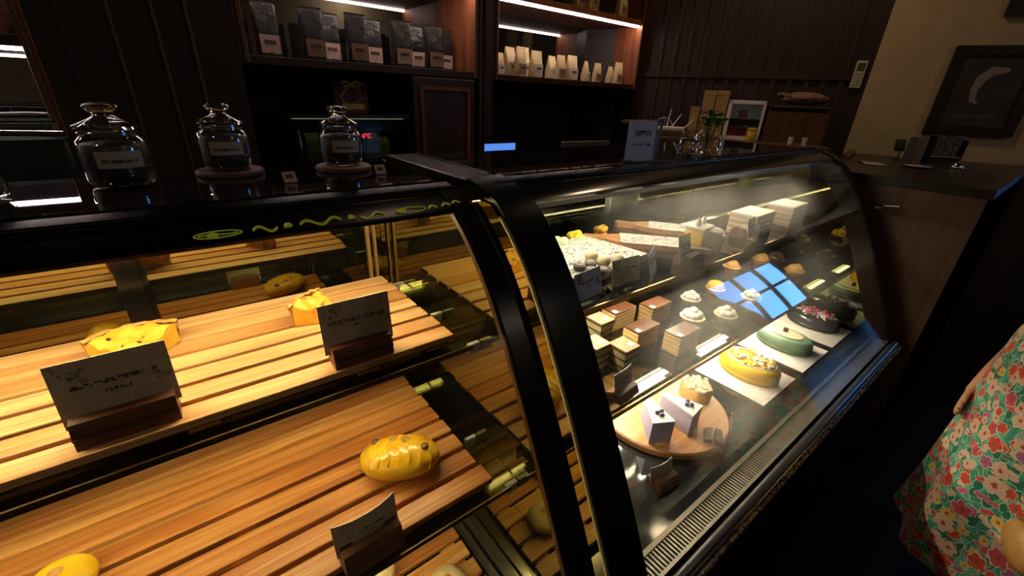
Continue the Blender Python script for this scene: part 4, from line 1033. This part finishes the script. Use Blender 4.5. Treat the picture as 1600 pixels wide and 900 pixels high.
for px, k, lab in ((488, 1, 'dark bag on the upper shelf above the second front bag, cut by the top edge'), (545, 0, 'dark bag on the upper shelf, cut by the top edge, right one')):
    put_bag(('b', k), atY(px, 2, 2.1).x, 2.1, 1.9755, .1, lab, 'dark bags on the upper cabinet shelf')
put_bag(('c', 1), -.345, 2.10, 1.6085, .2, 'cream bag with brown label in the left mirrored cabinet', 'bags in the left mirrored cabinet', 1.15)

# ------------------------------------------------------------------ coffee machine at the far left, work counter and screens
t_ = thing('coffee_machine', 'dark coffee machine with a curved chrome top edge, behind the leftmost jars', 'coffee machine', (-.46, 1.80, 1.001))
MB().box((-.66, 1.91, 1.001), (-.235, 2.2, 1.335), ch=.02).build('body', noisy('dark_green_enamel', (.008, .016, .012), (.012, .022, .016), 20, .3), t_, 40, world=True)
MB().tube([(-.66, 1.905, 1.345), (-.45, 1.90, 1.352), (-.24, 1.905, 1.345)], .010, 10).build('chrome_rail', M['chrome'], t_, True, world=True)
MB().tube([(-.64, 1.905, 1.375), (-.5, 1.90, 1.38), (-.25, 1.92, 1.378)], .004, 8).tube([(-.5, 1.90, 1.38), (-.5, 1.90, 1.35)], .004, 8).tube([(-.28, 1.92, 1.378), (-.28, 1.91, 1.345)], .004, 8).build('cup_rail', M['chrome'], t_, True, world=True)
for x in (-.55, -.36):
    MB().lathe([(.0, 0), (.03, 0), (.03, .04), (0, .04)], 20, (x, 1.885, 1.16)).tube([(x, 1.88, 1.18), (x, 1.80, 1.17)], .010, 10).build('group_head', M['dark_steel'], t_, 40, world=True)
MB().box((-.62, 1.82, 1.001), (-.28, 1.905, 1.03), ch=.004).build('drip_tray', M['dark_steel'], t_, world=True)
t_ = thing('work_counter', 'dark staff work counter behind the display cases', 'counter', (1.5, 1.6, 0))
MB().box((.75, 1.42, 1.02), (2.10, 1.78, 1.05), ch=.004).build('counter_top', M['panel'], t_, world=True)
MB().box((.78, 1.45, 0), (2.08, 1.76, 1.02)).build('counter_body', M['dark_wood'], t_, world=True)
a = atY(757, 225, 1.62); b2 = atY(805, 225, 1.62)
t_ = thing('laptop', 'open laptop with a bright blue screen behind the cake case', 'laptop', ((a.x+b2.x)/2, 1.62, 1.0505))
w = b2.x-a.x; hz = a.z-1.0505
MB().box((-w/2-.008, 0, .008), (w/2+.008, .006, hz+.006), ch=.002).build('lid', M['black_matte'], t_)
MB().box((-w/2, -.0012, .02), (w/2, -.0004, hz)).build('screen', M['screen'], t_)
MB().box((-w/2-.008, -.16, 0), (w/2+.008, .004, .008), ch=.002).build('keyboard_base', M['dark_steel'], t_)
a = atY(882, 222, 1.66); b2 = atY(950, 224, 1.66)
t_ = thing('till_screen', 'dim grey till screen behind the middle of the cake case', 'till', ((a.x+b2.x)/2, 1.66, 1.0505), -.1)
w = b2.x-a.x; hz = a.z-1.0505
MB().box((-w/2, 0, .06), (w/2, .012, hz), ch=.003).build('screen_panel', mat('dull_grey_screen', (.07, .065, .06), .35), t_)
MB().box((-.02, .012, .02), (.02, .03, .12)).box((-.06, -.04, 0), (.06, .06, .02), ch=.003).build('stand', M['black_matte'], t_)

# ------------------------------------------------------------------ service counter against the panelled wall
def on_wall(name, label, cat, s, o, z, group=None):
    p = wp(s, o, z); return thing(name, label, cat, p, math.atan2(WD.y, WD.x), group)   # local x runs along the wall, +y into it
t_ = on_wall('service_counter', 'wooden side counter against the ribbed wall carrying boxes and a small fridge', 'counter', .62, .25, 0)
MB().box((-.58, -.25, 1.29), (.47, .235, 1.318), ch=.003).build('counter_top', M['bar_wood'], t_)
MB().box((-.56, -.22, 0), (.45, .235, 1.29)).build('counter_body', M['dark_wood'], t_)
ZV = 1.3185
kraft = noisy('brown_kraft_card', (.30, .17, .06), (.36, .21, .08), 30, .8)
def carton(s, o, z, w, d, h, label):
    t_ = on_wall('kraft_box', label, 'cardboard box', s, o, z, 'kraft boxes on the side counter')
    MB().box((-w/2, -d/2, 0), (w/2, d/2, h-.004), ch=.0015).build('box', kraft, t_)
    MB().box((-w/2-.001, -d/2-.001, h-.024), (w/2+.001, d/2+.001, h), ch=.0015).build('lid', kraft, t_)
carton(.447, .26, ZV, .068, .09, .135, 'brown kraft box, lower left of the stack behind the vase'); carton(.520, .26, ZV, .068, .09, .135, 'brown kraft box, lower right of the stack behind the vase')
carton(.451, .26, ZV+.1355, .066, .088, .125, 'brown kraft box, upper left of the stack'); carton(.522, .26, ZV+.1355, .066, .088, .125, 'brown kraft box, upper right of the stack')
carton(.386, .30, ZV, .048, .08, .17, 'single upright brown kraft box left of the stack')
t_ = on_wall('wooden_tray', 'low brown wooden box under the white router', 'box', .27, .38, ZV)
MB().box((-.10, -.05, 0), (.10, .05, .030), ch=.002).build('box', M['bar_wood'], t_)
t_ = on_wall('router', 'white wireless router with three raised antennas on a low brown box', 'router', .275, .38, ZV+.0305)
MB().box((-.075, -.045, 0), (.075, .045, .022), ch=.005).build('casing', mat('cream_white_plastic', (.55, .48, .38), .5), t_, 40)
for x, dx, h in ((-.03, .012, .10), (.0, .045, .075), (.075, .045, .05)):
    MB().tube([(x, 0, .02), (x+dx*.5, 0, .02+h*.5), (x+dx, 0, .02+h)], [.004, .0035, .003], 8).build('antenna', M['white'], t_, 40)
MB().tube([(-.07, .02, .02), (-.09, .01, .06), (-.04, .0, .075), (-.01, .01, .05), (.01, .0, .02)], .002, 6).build('cable', M['white'], t_, True)
t_ = on_wall('mini_fridge', 'small white glass-front display fridge with red packs inside, on the side counter', 'mini fridge', .66, .20, ZV)
W_, D_, H_ = .195, .19, .215
b = MB().box((-W_/2, -D_/2, 0), (-W_/2+.012, D_/2, H_)).box((W_/2-.012, -D_/2, 0), (W_/2, D_/2, H_)).box((-W_/2, D_/2-.012, 0), (W_/2, D_/2, H_)).box((-W_/2, -D_/2, 0), (W_/2, D_/2, .012)).box((-W_/2, -D_/2, H_-.012), (W_/2, D_/2, H_))
b.build('shell', M['white'], t_)
b = MB().box((-W_/2, -D_/2-.014, 0), (-W_/2+.020, -D_/2-.001, H_)).box((W_/2-.012, -D_/2-.014, 0), (W_/2, -D_/2-.001, H_)).box((-W_/2, -D_/2-.014, 0), (W_/2, -D_/2-.001, .020)).box((-W_/2, -D_/2-.014, H_-.020), (W_/2, -D_/2-.001, H_))
d_ = b.build('door', M['white'], t_); MB().box((-W_/2+.02, -D_/2-.008, .02), (W_/2-.012, -D_/2-.006, H_-.02)).build('door_glass', M['jar_glass'], d_)
MB().box((-W_/2+.012, -D_/2+.01, .115), (W_/2-.012, D_/2-.012, .119)).build('shelf', M['white'], t_)
MB().box((-W_/2+.03, -.02, H_-.0135), (W_/2-.03, 0, H_-.0122)).build('light', emis('dim_white_fridge_lamp', (1, .95, .9), .8), t_)
for k, (x, z, w, h, c, lab) in enumerate(((-.045, .0125, .05, .045, (.55, .06, .02), 'orange-red pack at the bottom left inside the small white fridge'), (.008, .0125, .04, .05, (.40, .03, .05), 'red pack in the middle of the small white fridge'), (-.01, .1195, .05, .045, (.40, .22, .16), 'pinkish parcel on the upper shelf of the small white fridge'), (.052, .0125, .03, .06, (.45, .30, .30), 'pale pink pack at the right inside the small white fridge'))):
    q = wp(.66+x, .20+.03, ZV+z); k_ = thing('food_pack', lab, 'food pack', q, math.atan2(WD.y, WD.x))
    MB().box((-w/2, -.03, 0), (w/2, .03, h*.86), ch=.004).build('pack', mat('food_pack_%d' % k, c, .4), k_); MB().box((-w/2, -.002, h*.86), (w/2, .002, h)).build('sealed_top', mat('pack_seal_%d' % k, tuple(x_*.8 for x_ in c), .4), k_)
t_ = on_wall('canister', 'yellow canister in front of the small white fridge', 'canister', .715, .36, ZV)
MB().lathe([(0, 0), (.024, 0), (.025, .004), (.025, .055), (.023, .058), (0, .058)], 28).build('can', mat('yellow_canister_paint', (.50, .36, .02), .4), t_, 40)
MB().lathe([(0, .0582), (.026, .0582), (.026, .068), (.02, .07), (0, .07)], 28).build('lid', mat('yellow_lid', (.42, .32, .03), .4), t_, 40)
t_ = on_wall('wooden_chest', 'dark wooden chest with open front right of the small white fridge', 'chest', .925, .17, ZV)
b = MB().box((-.15, -.12, 0), (-.135, .12, .18)).box((.135, -.12, 0), (.15, .12, .18)).box((-.135, .105, 0), (.135, .12, .18)).box((-.135, -.12, 0), (.135, -.105, .165)).box((-.135, -.105, 0), (.135, .105, .015))
b.build('chest_body', M['bar_wood'], t_)
MB().box((-.155, -.125, .1805), (.155, .125, .195), ch=.004).build('chest_lid', M['dark_wood'], t_)
t_ = on_wall('sack', 'crumpled pinkish-brown sack lying on the wooden chest', 'sack', .95, .17, ZV+.1955)
MB().blob((0, 0, .034), (.115, .075, .036), 30, 16, lambda u: 1+.16*noise.noise(u*2.6)).xf(Matrix.Translation((0, 0, .004))).build('cloth', noisy('pinkish_sackcloth', (.10, .05, .035), (.17, .09, .06), 30, .9, .5), t_, True)
MB().tube([(-.09, 0, .05), (-.12, .0, .062), (-.135, .01, .055)], [.014, .007, .014], 10).build('tied_neck', noisy('sack_neck', (.12, .06, .045), (.17, .09, .06), 30, .9), t_, True)
for k in range(4):
    q = wp(.91+.032*k, .43, ZV); o = MB().lathe([(0, .0), (.011, 0), (.014, .040), (.0125, .040), (.010, .003), (0, .003)], 20).build('small_glass', M['glass_lid'] if k % 2 else M['white'], None, True)
    o.location = q; tag(o, ('leftmost small white cup in the row before the wooden chest', 'second small cup from left, clear, before the wooden chest', 'third small cup from left, white, before the wooden chest', 'rightmost clear cup in the row before the wooden chest')[k], 'cup', 'small cups before the wooden chest')
# remote on the wall, pictures
t_ = on_wall('remote_control', 'white remote control with grey display on the dark wall edge', 'remote control', 1.192, .0135, 1.62)
MB().box((-.026, -.012, 0), (.026, .004, .140), ch=.004).build('casing', mat('yellowed_white_plastic', (.36, .34, .24), .5), t_)
MB().box((-.018, -.0135, .088), (.018, -.0122, .128)).build('display', mat('grey_lcd', (.06, .06, .05), .3), t_)
b = MB()
for r_ in range(4):
    for c_ in range(3): b.box((-.018+.013*c_, -.0135, .012+.018*r_), (-.009+.013*c_, -.0122, .022+.018*r_), ch=.001)
b.build('buttons', mat('grey_buttons', (.20, .19, .15), .5), t_)
def picture(s0, s1, z0, z1, label, art=True):
    t_ = on_wall('framed_picture', label, 'picture', (s0+s1)/2, .004, z0); w = s1-s0; h = z1-z0; f = .045
    b = MB().box((-w/2, -.022, 0), (w/2, .002, f)).box((-w/2, -.022, h-f), (w/2, .002, h)).box((-w/2, -.022, f), (-w/2+f, .002, h-f)).box((w/2-f, -.022, f), (w/2, .002, h-f))
    b.build('frame', mat('dark_picture_frame', (.008, .006, .006), .4), t_)
    MB().box((-w/2+f, -.010, f), (w/2-f, .001, h-f)).build('print', noisy('dark_print', (.014, .010, .012), (.03, .024, .026), 12, .6), t_)
    if art:
        b = MB().tube([(.06, -.0115, h*.74), (.0, -.0115, h*.73), (-.035, -.0115, h*.64), (-.045, -.0115, h*.52), (-.035, -.0115, h*.40), (-.01, -.0115, h*.36)], [.010, .022, .022, .016, .012, .004], 10)
        for v in b.v: v.y = -.0112+(v.y+.0115)*.02
        b.build('pale_brush_arc', mat('pale_pinkish_paint', (.20, .17, .17), .7), t_)
        strokes('caption', mat('dull_caption_ink', (.10, .075, .07), .8), t_, w*.5, -.0112, h*.22, 0, .018, seed=71)
picture(1.575, 1.945, 1.405, 1.832, 'dark framed picture with a pale curved shape on the beige wall')
picture(1.705, 1.90, 1.962, 2.25, 'dark frame cut by the top right corner of the picture', False)

# ------------------------------------------------------------------ bar block right of the cake case
ZB = 1.27
t_ = thing('bar_counter', 'brown wooden bar block with dark top right of the cake case', 'bar counter', (2.7, .5, 0))
MB().prism([(2.213, .128), (3.60, .128), (3.235, .86), (2.213, .62)], 2, ZB-.03, ZB).build('bar_top', M['bar_top'], t_, world=True)
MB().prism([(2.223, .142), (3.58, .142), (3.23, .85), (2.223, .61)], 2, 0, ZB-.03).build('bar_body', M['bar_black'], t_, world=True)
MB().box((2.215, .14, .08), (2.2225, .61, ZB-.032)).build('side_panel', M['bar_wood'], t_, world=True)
MB().prism([(2.75, .71), (3.235, .82), (3.225, .855), (2.75, .74)], 2, ZB+.0, ZB+.02).build('back_lip', M['bar_wood'], t_, world=True)
def onbar(name, label, cat, px, py, rz=0):
    p = at(px, py, ZB); return thing(name, label, cat, (p.x, p.y, ZB+.0008), rz)
t_ = onbar('paper_sheet', 'loose pinkish paper sheet on the bar beside the case end', 'paper', 1362, 256, .5)
MB().grid(lambda u, v: (.13*(u-.5), .09*(v-.5), .002+.006*math.sin(u*3)*v), 8, 4).build('sheet', mat('pinkish_paper', (.30, .20, .15), .8), t_, True)
t_ = onbar('photo_card', 'small dark photo card leaning on a stand, left on the bar', 'photo card', 1402, 250, -.6)
MB().box((-.03, 0, .045), (.03, .003, .105)).xf(Matrix.Rotation(-.2, 4, 'X')).build('card', mat('dark_photo', (.03, .04, .03), .3), t_)
MB().tube([(0, .01, 0), (0, .0, .05)], .003, 8).lathe([(0, 0), (.02, 0), (.02, .004), (0, .004)], 16, (0, .01, 0)).build('stand', M['dark_steel'], t_)
t_ = onbar('menu_holder', 'pale folded menu standing on the bar beside a black holder', 'menu', 1418, 256, -.75)
b = MB().box((-.045, -.001, 0), (.0, .001, .125), mat=Matrix.Rotation(.25, 4, 'Z')).box((0, -.001, 0), (.045, .001, .125), mat=Matrix.Rotation(-.25, 4, 'Z')); b.build('menu', mat('dull_menu_paper', (.16, .12, .10), .7), t_)
t_ = onbar('leaflet_rack', 'black leaflet rack full of printed leaflets on the bar', 'leaflet rack', 1472, 258, -.85)
MB().box((-.07, 0, 0), (.07, .05, .04), ch=.003).box((-.07, .045, .04), (.07, .05, .13)).box((-.07, .0, .0), (-.066, .05, .12)).box((.066, .0, .0), (.07, .05, .12)).build('rack', M['black'], t_)
for k in range(3):
    MB().box((-.06+.041*k, .012+.004*k, .041), (-.022+.041*k, .016+.004*k, .14-.01*(k % 2))).build('leaflet', noisy('printed_leaflet_%d' % k, (.02, .018, .018), (.16, .13, .12), 90, .6), t_)
t_ = onbar('saucer', 'thin pale saucer on the bar before the folded menu', 'saucer', 1432, 262, 0)
MB().lathe([(0, 0), (.03, 0), (.05, .006), (.052, .008), (.03, .003), (0, .003)], 32).build('plate', mat('dull_white_ceramic', (.35, .28, .22), .2), t_, True)
t_ = onbar('metal_bell', 'shiny small metal bell on the bar right of the leaflet rack', 'bell', 1493, 264, 0)
MB().lathe([(0, .004), (.024, .004), (.025, .008), (.020, .020), (.010, .028), (0, .030)], 28).build('dome', M['chrome'], t_, True)
MB().lathe([(0, 0), (.028, 0), (.028, .0038), (0, .0038)], 28).build('base', M['black'], t_); MB().blob((0, 0, .033), .004, 10, 8).build('button', M['chrome'], t_, True)

# ------------------------------------------------------------------ ceiling fill lights, added out of view to brighten the room
def lamp(x, y, r, s, col, label):
    t_ = thing('ceiling_lamp', label, 'lamp', (x, y, 2.9))
    MB().lathe([(0, -.012), (r, -.012), (r, -.0005), (0, -.0005)], 28).build('diffuser', emis('fill_lamp_diffuser', col, 3), t_)
    li = bpy.data.lights.new('lamp_light', 'AREA'); li.shape = 'DISK'; li.size = 2*r; li.energy = s; li.color = col
    lo = bpy.data.objects.new('lamp_light', li); COL.objects.link(lo); lo.parent = t_; lo.location = (0, 0, -.014)
    MB().lathe([(r+.001, -.02), (r+.012, -.02), (r+.012, 0), (r+.001, 0), (r+.001, -.02)], 28, caps=False).build('ring', M['dark_steel'], t_)
lamp(2.38, .95, .09, 7, (1, .70, .40), 'added warm ceiling fill lamp over the bar near the beige wall')
lamp(-2.0, -.8, .12, 9, (1, .78, .55), 'added warm ceiling fill lamp at the left in front of the pastry case')
lamp(2.5, -2.3, .12, 9, (1, .86, .70), 'added warm ceiling fill lamp above the customer side')
lamp(.9, 1.3, .12, 1.3, (1, .66, .42), 'added warm ceiling fill lamp above the staff side')
# ------------------------------------------------------------------ the customer in the floral dress
PC = Vector((1.782, -.363, -.15))
t_ = thing('person', 'person in a long green floral print dress standing right of the cake case', 'person', PC); t_.scale = (1.1, 1.1, 1.1)
skin = noisy('skin', (.46, .22, .13), (.52, .26, .16), 30, .5, sub=.1)
class Sk:
    def __init__(s): s.v = []; s.e = []; s.r = []
    def pt(s, p, r, prev=None):
        s.v.append(Vector(p)); s.r.append(r); i = len(s.v)-1
        if prev is not None: s.e.append((prev, i))
        return i
sk = Sk()   # local frame: faces -x (towards the counter's left end), right side = +y
pel = sk.pt((0, 0, .90), .12)
ab = sk.pt((-.01, 0, 1.02), .105, pel); ch = sk.pt((.0, 0, 1.18), .115, ab); nk = sk.pt((.0, 0, 1.33), .055, ch); n2 = sk.pt((-.01, 0, 1.40), .046, nk)
h1 = sk.pt((-.02, 0, 1.46), .072, n2); h2 = sk.pt((-.02, 0, 1.535), .088, h1); h3 = sk.pt((-.015, 0, 1.60), .06, h2)
for sgn in (1, -1):
    hp = sk.pt((0, sgn*.08, .84), .09, pel); kn = sk.pt((-.01, sgn*.075, .54), .056, hp); an = sk.pt((.01, sgn*.07, .226), .036, kn); hl = sk.pt((.015, sgn*.07, .181), .036, an); toe = sk.pt((-.14, sgn*.08, .165), .026, hl)
def hand(wr, d, side, palmn, prev, curl):
    """fingers grow along d, spread along side, curl towards palmn"""
    d = Vector(d).normalized(); side = Vector(side).normalized(); pn = Vector(palmn).normalized()
    p0 = sk.pt(wr+d*.035, .022, prev); 
    for i, (off, L, r) in enumerate(((-.027, .066, .0078), (-.009, .076, .0084), (.009, .072, .0082), (.026, .058, .0072))):
        k = sk.pt(wr+d*.078+side*off, .0105, p0); q = wr+d*.078+side*off; j = k; dd = d.copy()
        for m_ in range(3):
            dd = (dd+pn*curl).normalized(); q = q+dd*L*(.42, .32, .26)[m_]; j = sk.pt(q, r*(1, .92, .8)[m_], j)
    k = sk.pt(wr+d*.030-side*.034+pn*.006, .012, p0); k = sk.pt(wr+d*.058-side*.046+pn*.018, .0095, k); sk.pt(wr+d*.080-side*.046+pn*.030, .0082, k)
# right arm hangs by the hip next to the counter
sh = sk.pt((.0, .155, 1.29), .055, ch); el = sk.pt((.20, .205, 1.03), .040, sh); wr = Vector((.06, .268, .83)); w = sk.pt(wr, .025, el)
hand(wr, (-1, .27, -.5), (-.5, 0, .9), (-.1, -1, 0), w, .10)
# left arm bent forward holding a pouch
sh = sk.pt((.0, -.155, 1.29), .055, ch); el = sk.pt((-.06, -.22, 1.02), .040, sh); wr = Vector((-.30, .02, .78)); w = sk.pt(wr, .026, el)
hand(wr, (-1, .35, -.35), (.2, .4, -1), (.3, 1, .3), w, .35)
me = bpy.data.meshes.new('body'); me.from_pydata(sk.v, sk.e, []); me.materials.append(skin)
bo = bpy.data.objects.new('body', me); COL.objects.link(bo); bo.parent = t_
md = bo.modifiers.new('skin', 'SKIN'); md.use_smooth_shade = True
for i, sv in enumerate(me.skin_vertices[0].data): sv.radius = (sk.r[i], sk.r[i]); sv.use_root = (i == 0)
bo.modifiers.new('smooth', 'SUBSURF').levels = 2; bo.modifiers['smooth'].render_levels = 2
# face and hair
hc = Vector((-.02, 0, 1.53))
hm = noisy('dark_hair', (.012, .008, .006), (.03, .02, .014), 60, .5)
def hairfn(u): return 1+.03*noise.noise(u*5)
b = MB().blob(hc+Vector((.022, 0, .018)), (.108, .100, .125), 28, 18, hairfn)
b.blob(hc+Vector((.075, 0, -.10)), (.055, .085, .14), 24, 14, hairfn); b.build('hair', hm, t_, True)
MB().blob(hc+Vector((-.090, 0, -.012)), (.020, .012, .020), 14, 10).build('nose', skin, t_, True)
for s_ in (-1, 1):
    MB().blob(hc+Vector((-.078, s_*.032, .012)), (.012, .014, .009), 14, 10).build('eye', mat('eye_white', (.6, .58, .55), .2), t_, True)
    MB().blob(hc+Vector((.0, s_*.090, -.005)), (.018, .010, .030), 12, 10).build('ear', skin, t_, True)
MB().blob(hc+Vector((-.080, 0, -.050)), (.010, .024, .007), 14, 8).build('mouth', mat('lips', (.35, .08, .07), .4), t_, True)
for s_ in (-1, 1):
    MB().blob((-.035, s_*.075, .1735), (.115, .046, .036), 20, 12, lambda u: 1).build('shoe', M['black_matte'], t_, True)
# dress: lathe with folds, uv for the print
PRF = [(.30, .30), (.297, .34), (.288, .45), (.285, .60), (.280, .75), (.278, .90), (.272, 1.0), (.245, 1.12), (.205, 1.22), (.17, 1.28), (.10, 1.335), (.062, 1.35)]
PRF = [(r, z+.05) if z < .6 else (r, z) for r, z in PRF]
NU, NV = 96, 60
vs = []; uv = []
def prof_at(v):
    x = v*(len(PRF)-1); i = min(int(x), len(PRF)-2); f_ = x-i
    return PRF[i][0]*(1-f_)+PRF[i+1][0]*f_, PRF[i][1]*(1-f_)+PRF[i+1][1]*f_
for j in range(NV+1):
    r, z = prof_at(j/NV)
    for i in range(NU+1):
        a = 2*PI*i/NU; fold = .016*math.sin(9*a+.6*math.sin(z*5))*max(0, (1.0-z)/.7)
        vs.append(((r*.95+fold)*math.cos(a), (r+fold)*math.sin(a), z)); uv.append((a*.29, z))
fs = [(j*(NU+1)+i, j*(NU+1)+i+1, (j+1)*(NU+1)+i+1, (j+1)*(NU+1)+i) for j in range(NV) for i in range(NU)]
me = bpy.data.meshes.new('dress'); me.from_pydata(vs, [], fs)
ul = me.uv_layers.new(name='print')
for lp in me.loops: ul.data[lp.index].uv = uv[lp.vertex_index]
for p in me.polygons: p.use_smooth = True
dress = bpy.data.objects.new('dress', me); COL.objects.link(dress); dress.parent = t_
sd = dress.modifiers.new('cloth', 'SOLIDIFY'); sd.thickness = .003; sd.offset = -1
fm_ = mat('floral_print', (.1, .4, .3), .75); t = NT(fm_)
tcn = t.new('ShaderNodeTexCoord'); UV = tcn.outputs['UV']
def vmath(op, a, b_=None, s_=None):
    n = t.new('ShaderNodeVectorMath', operation=op); t.link(a, n.inputs[0])
    if b_ is not None:
        if isinstance(b_, tuple): n.inputs[1].default_value = b_
        else: t.link(b_, n.inputs[1])
    if s_ is not None: n.inputs['Scale'].default_value = s_
    return n.outputs[0]
def layer(scale, off, petals, r0, amp, seed_rot=0.0, randomness=.75, stretch=(1, 1, 1)):
    """scattered flowers: returns mask, outline mask, centre mask, random colour"""
    q = vmath('ADD', vmath('MULTIPLY', vmath('SCALE', UV, None, scale), stretch), off)
    nw = t.new('ShaderNodeTexNoise'); nw.inputs['Scale'].default_value = 2.2; nw.inputs['Detail'].default_value = 1; t.link(q, nw.inputs['Vector'])
    q2 = vmath('ADD', q, vmath('SCALE', vmath('SUBTRACT', nw.outputs['Color'], (.5, .5, .5)), None, .22))
    vo = t.new('ShaderNodeTexVoronoi', voronoi_dimensions='2D'); vo.inputs['Scale'].default_value = 1; vo.inputs['Randomness'].default_value = randomness; t.link(q2, vo.inputs['Vector'])
    dv = vmath('SUBTRACT', q2, vo.outputs['Position']); sp = t.new('ShaderNodeSeparateXYZ'); t.link(dv, sp.inputs[0])
    cs = t.new('ShaderNodeSeparateColor'); t.link(vo.outputs['Color'], cs.inputs[0])
    ang = t.math('ADD', t.math('ARCTAN2', sp.outputs['Y'], sp.outputs['X']), t.math('MULTIPLY', cs.outputs['Green'], 6.3))
    rad = t.math('MULTIPLY_ADD', t.math('ABSOLUTE', t.math('COSINE', t.math('MULTIPLY', ang, petals*.5))), 2.4*amp, r0-amp)
    rad = t.math('MULTIPLY', rad, t.math('MULTIPLY_ADD', cs.outputs['Blue'], .45, .75))
    dist = vo.outputs['Distance']
    m_in = t.math('LESS_THAN', dist, rad); m_out = t.math('LESS_THAN', dist, t.math('ADD', rad, .045)); m_c = t.math('LESS_THAN', dist, t.math('MULTIPLY', rad, .3))
    return m_in, m_out, m_c, cs.outputs['Red'], dist
bg = t.noise(vmath('MULTIPLY', UV, (14, 10, 1)), 1.6, 3, .5, 1.2)
col = t.ramp(bg, [(.32, (.015, .13, .075)), (.47, (.04, .26, .17)), (.6, (.09, .36, .25)), (.75, (.28, .52, .38))])
# pale line-drawn leaves
mi, mo, mc, rc, ds = layer(23, (3.3, 1.7, 0), 2, .27, .20, stretch=(1.25, .8, 1))
col = t.mix(mo, col, (.50, .62, .46)); col = t.mix(mi, col, t.ramp(rc, [(0, (.012, .13, .07)), (.4, (.04, .24, .14)), (.7, (.10, .34, .23)), (1, (.02, .16, .09))], 'CONSTANT'))
mi, mo, mc, rc, ds = layer(29, (9.1, 4.2, 0), 2, .22, .12, stretch=(.9, 1.2, 1))
col = t.mix(mo, col, (.55, .50, .38)); col = t.mix(mi, col, t.ramp(rc, [(0, (.50, .05, .03)), (.3, (.60, .38, .28)), (.55, (.03, .20, .11)), (.8, (.46, .08, .16))], 'CONSTANT'))
for sc_, off, pt_, r0, am, cols in ((25, (5.5, 8.2, 0), 6, .27, .035, [(0, (.55, .05, .025)), (.25, (.62, .36, .26)), (.5, (.66, .38, .06)), (.7, (.60, .34, .27)), (.85, (.52, .07, .05))]),
                                    (19.5, (1.2, 6.4, 0), 5, .30, .05, [(0, (.60, .36, .26)), (.25, (.56, .05, .03)), (.45, (.36, .10, .20)), (.62, (.62, .35, .26)), (.8, (.50, .06, .08))])):
    mi, mo, mc, rc, ds = layer(sc_, off, pt_, r0, am)
    keep = t.math('GREATER_THAN', t.math('FRACT', t.math('MULTIPLY', rc, 7.3)), .22)
    col = t.mix(t.math('MULTIPLY', mo, keep), col, (.60, .50, .36)); col = t.mix(t.math('MULTIPLY', mi, keep), col, t.ramp(rc, cols, 'CONSTANT')); col = t.mix(t.math('MULTIPLY', mc, keep), col, (.30, .07, .02))
t.link(col, t.b.inputs['Base Color']); me.materials.append(fm_)
# short sleeves
for s_ in (1, -1):
    a = Vector((.0, s_*.13, 1.29)); e_ = Vector((.02, s_*.215, 1.10)) if s_ > 0 else Vector((-.045, s_*.205, 1.09))
    MB().tube([a, (a+e_)/2, e_], [.075, .073, .08], 20, caps=False).build('sleeve', fm_, t_, True)
# pouch in the left hand
q = at(1592, 852, .765)
t2 = thing('pouch', 'tan leather pouch held by the person in the floral dress', 'pouch', (PC.x-.462, PC.y+.1375, .655*1.1-.15), .3); t2.scale = (1.1, 1.1, 1.1)
MB().blob((0, 0, .045), (.066, .020, .040), 24, 14, lambda u: 1+.04*noise.noise(u*4)).build('leather', noisy('tan_leather', (.34, .16, .035), (.42, .22, .06), 40, .5, .3), t2, True)
MB().tube([(-.055, -.004, .075), (0, -.012, .086), (.055, -.004, .075)], .004, 8).build('zip', mat('brass_zip', (.5, .36, .12), .3, .9), t2, True)

# ------------------------------------------------------------------ world and view
wd = bpy.data.worlds.new('world'); sc.world = wd; wd.use_nodes = True
wd.node_tree.nodes['Background'].inputs[0].default_value = (.02, .03, .05, 1); wd.node_tree.nodes['Background'].inputs[1].default_value = .2
vs_ = sc.view_settings; vs_.view_transform = 'Standard'; vs_.look = 'None'; vs_.exposure = 0; vs_.gamma = 1; vs_.use_curve_mapping = False
sc.cycles.max_bounces = 12; sc.cycles.glossy_bounces = 6; sc.cycles.transparent_max_bounces = 32; sc.cycles.transmission_bounces = 10
sc.cycles.sample_clamp_indirect = 4; sc.cycles.caustics_reflective = False; sc.cycles.caustics_refractive = False
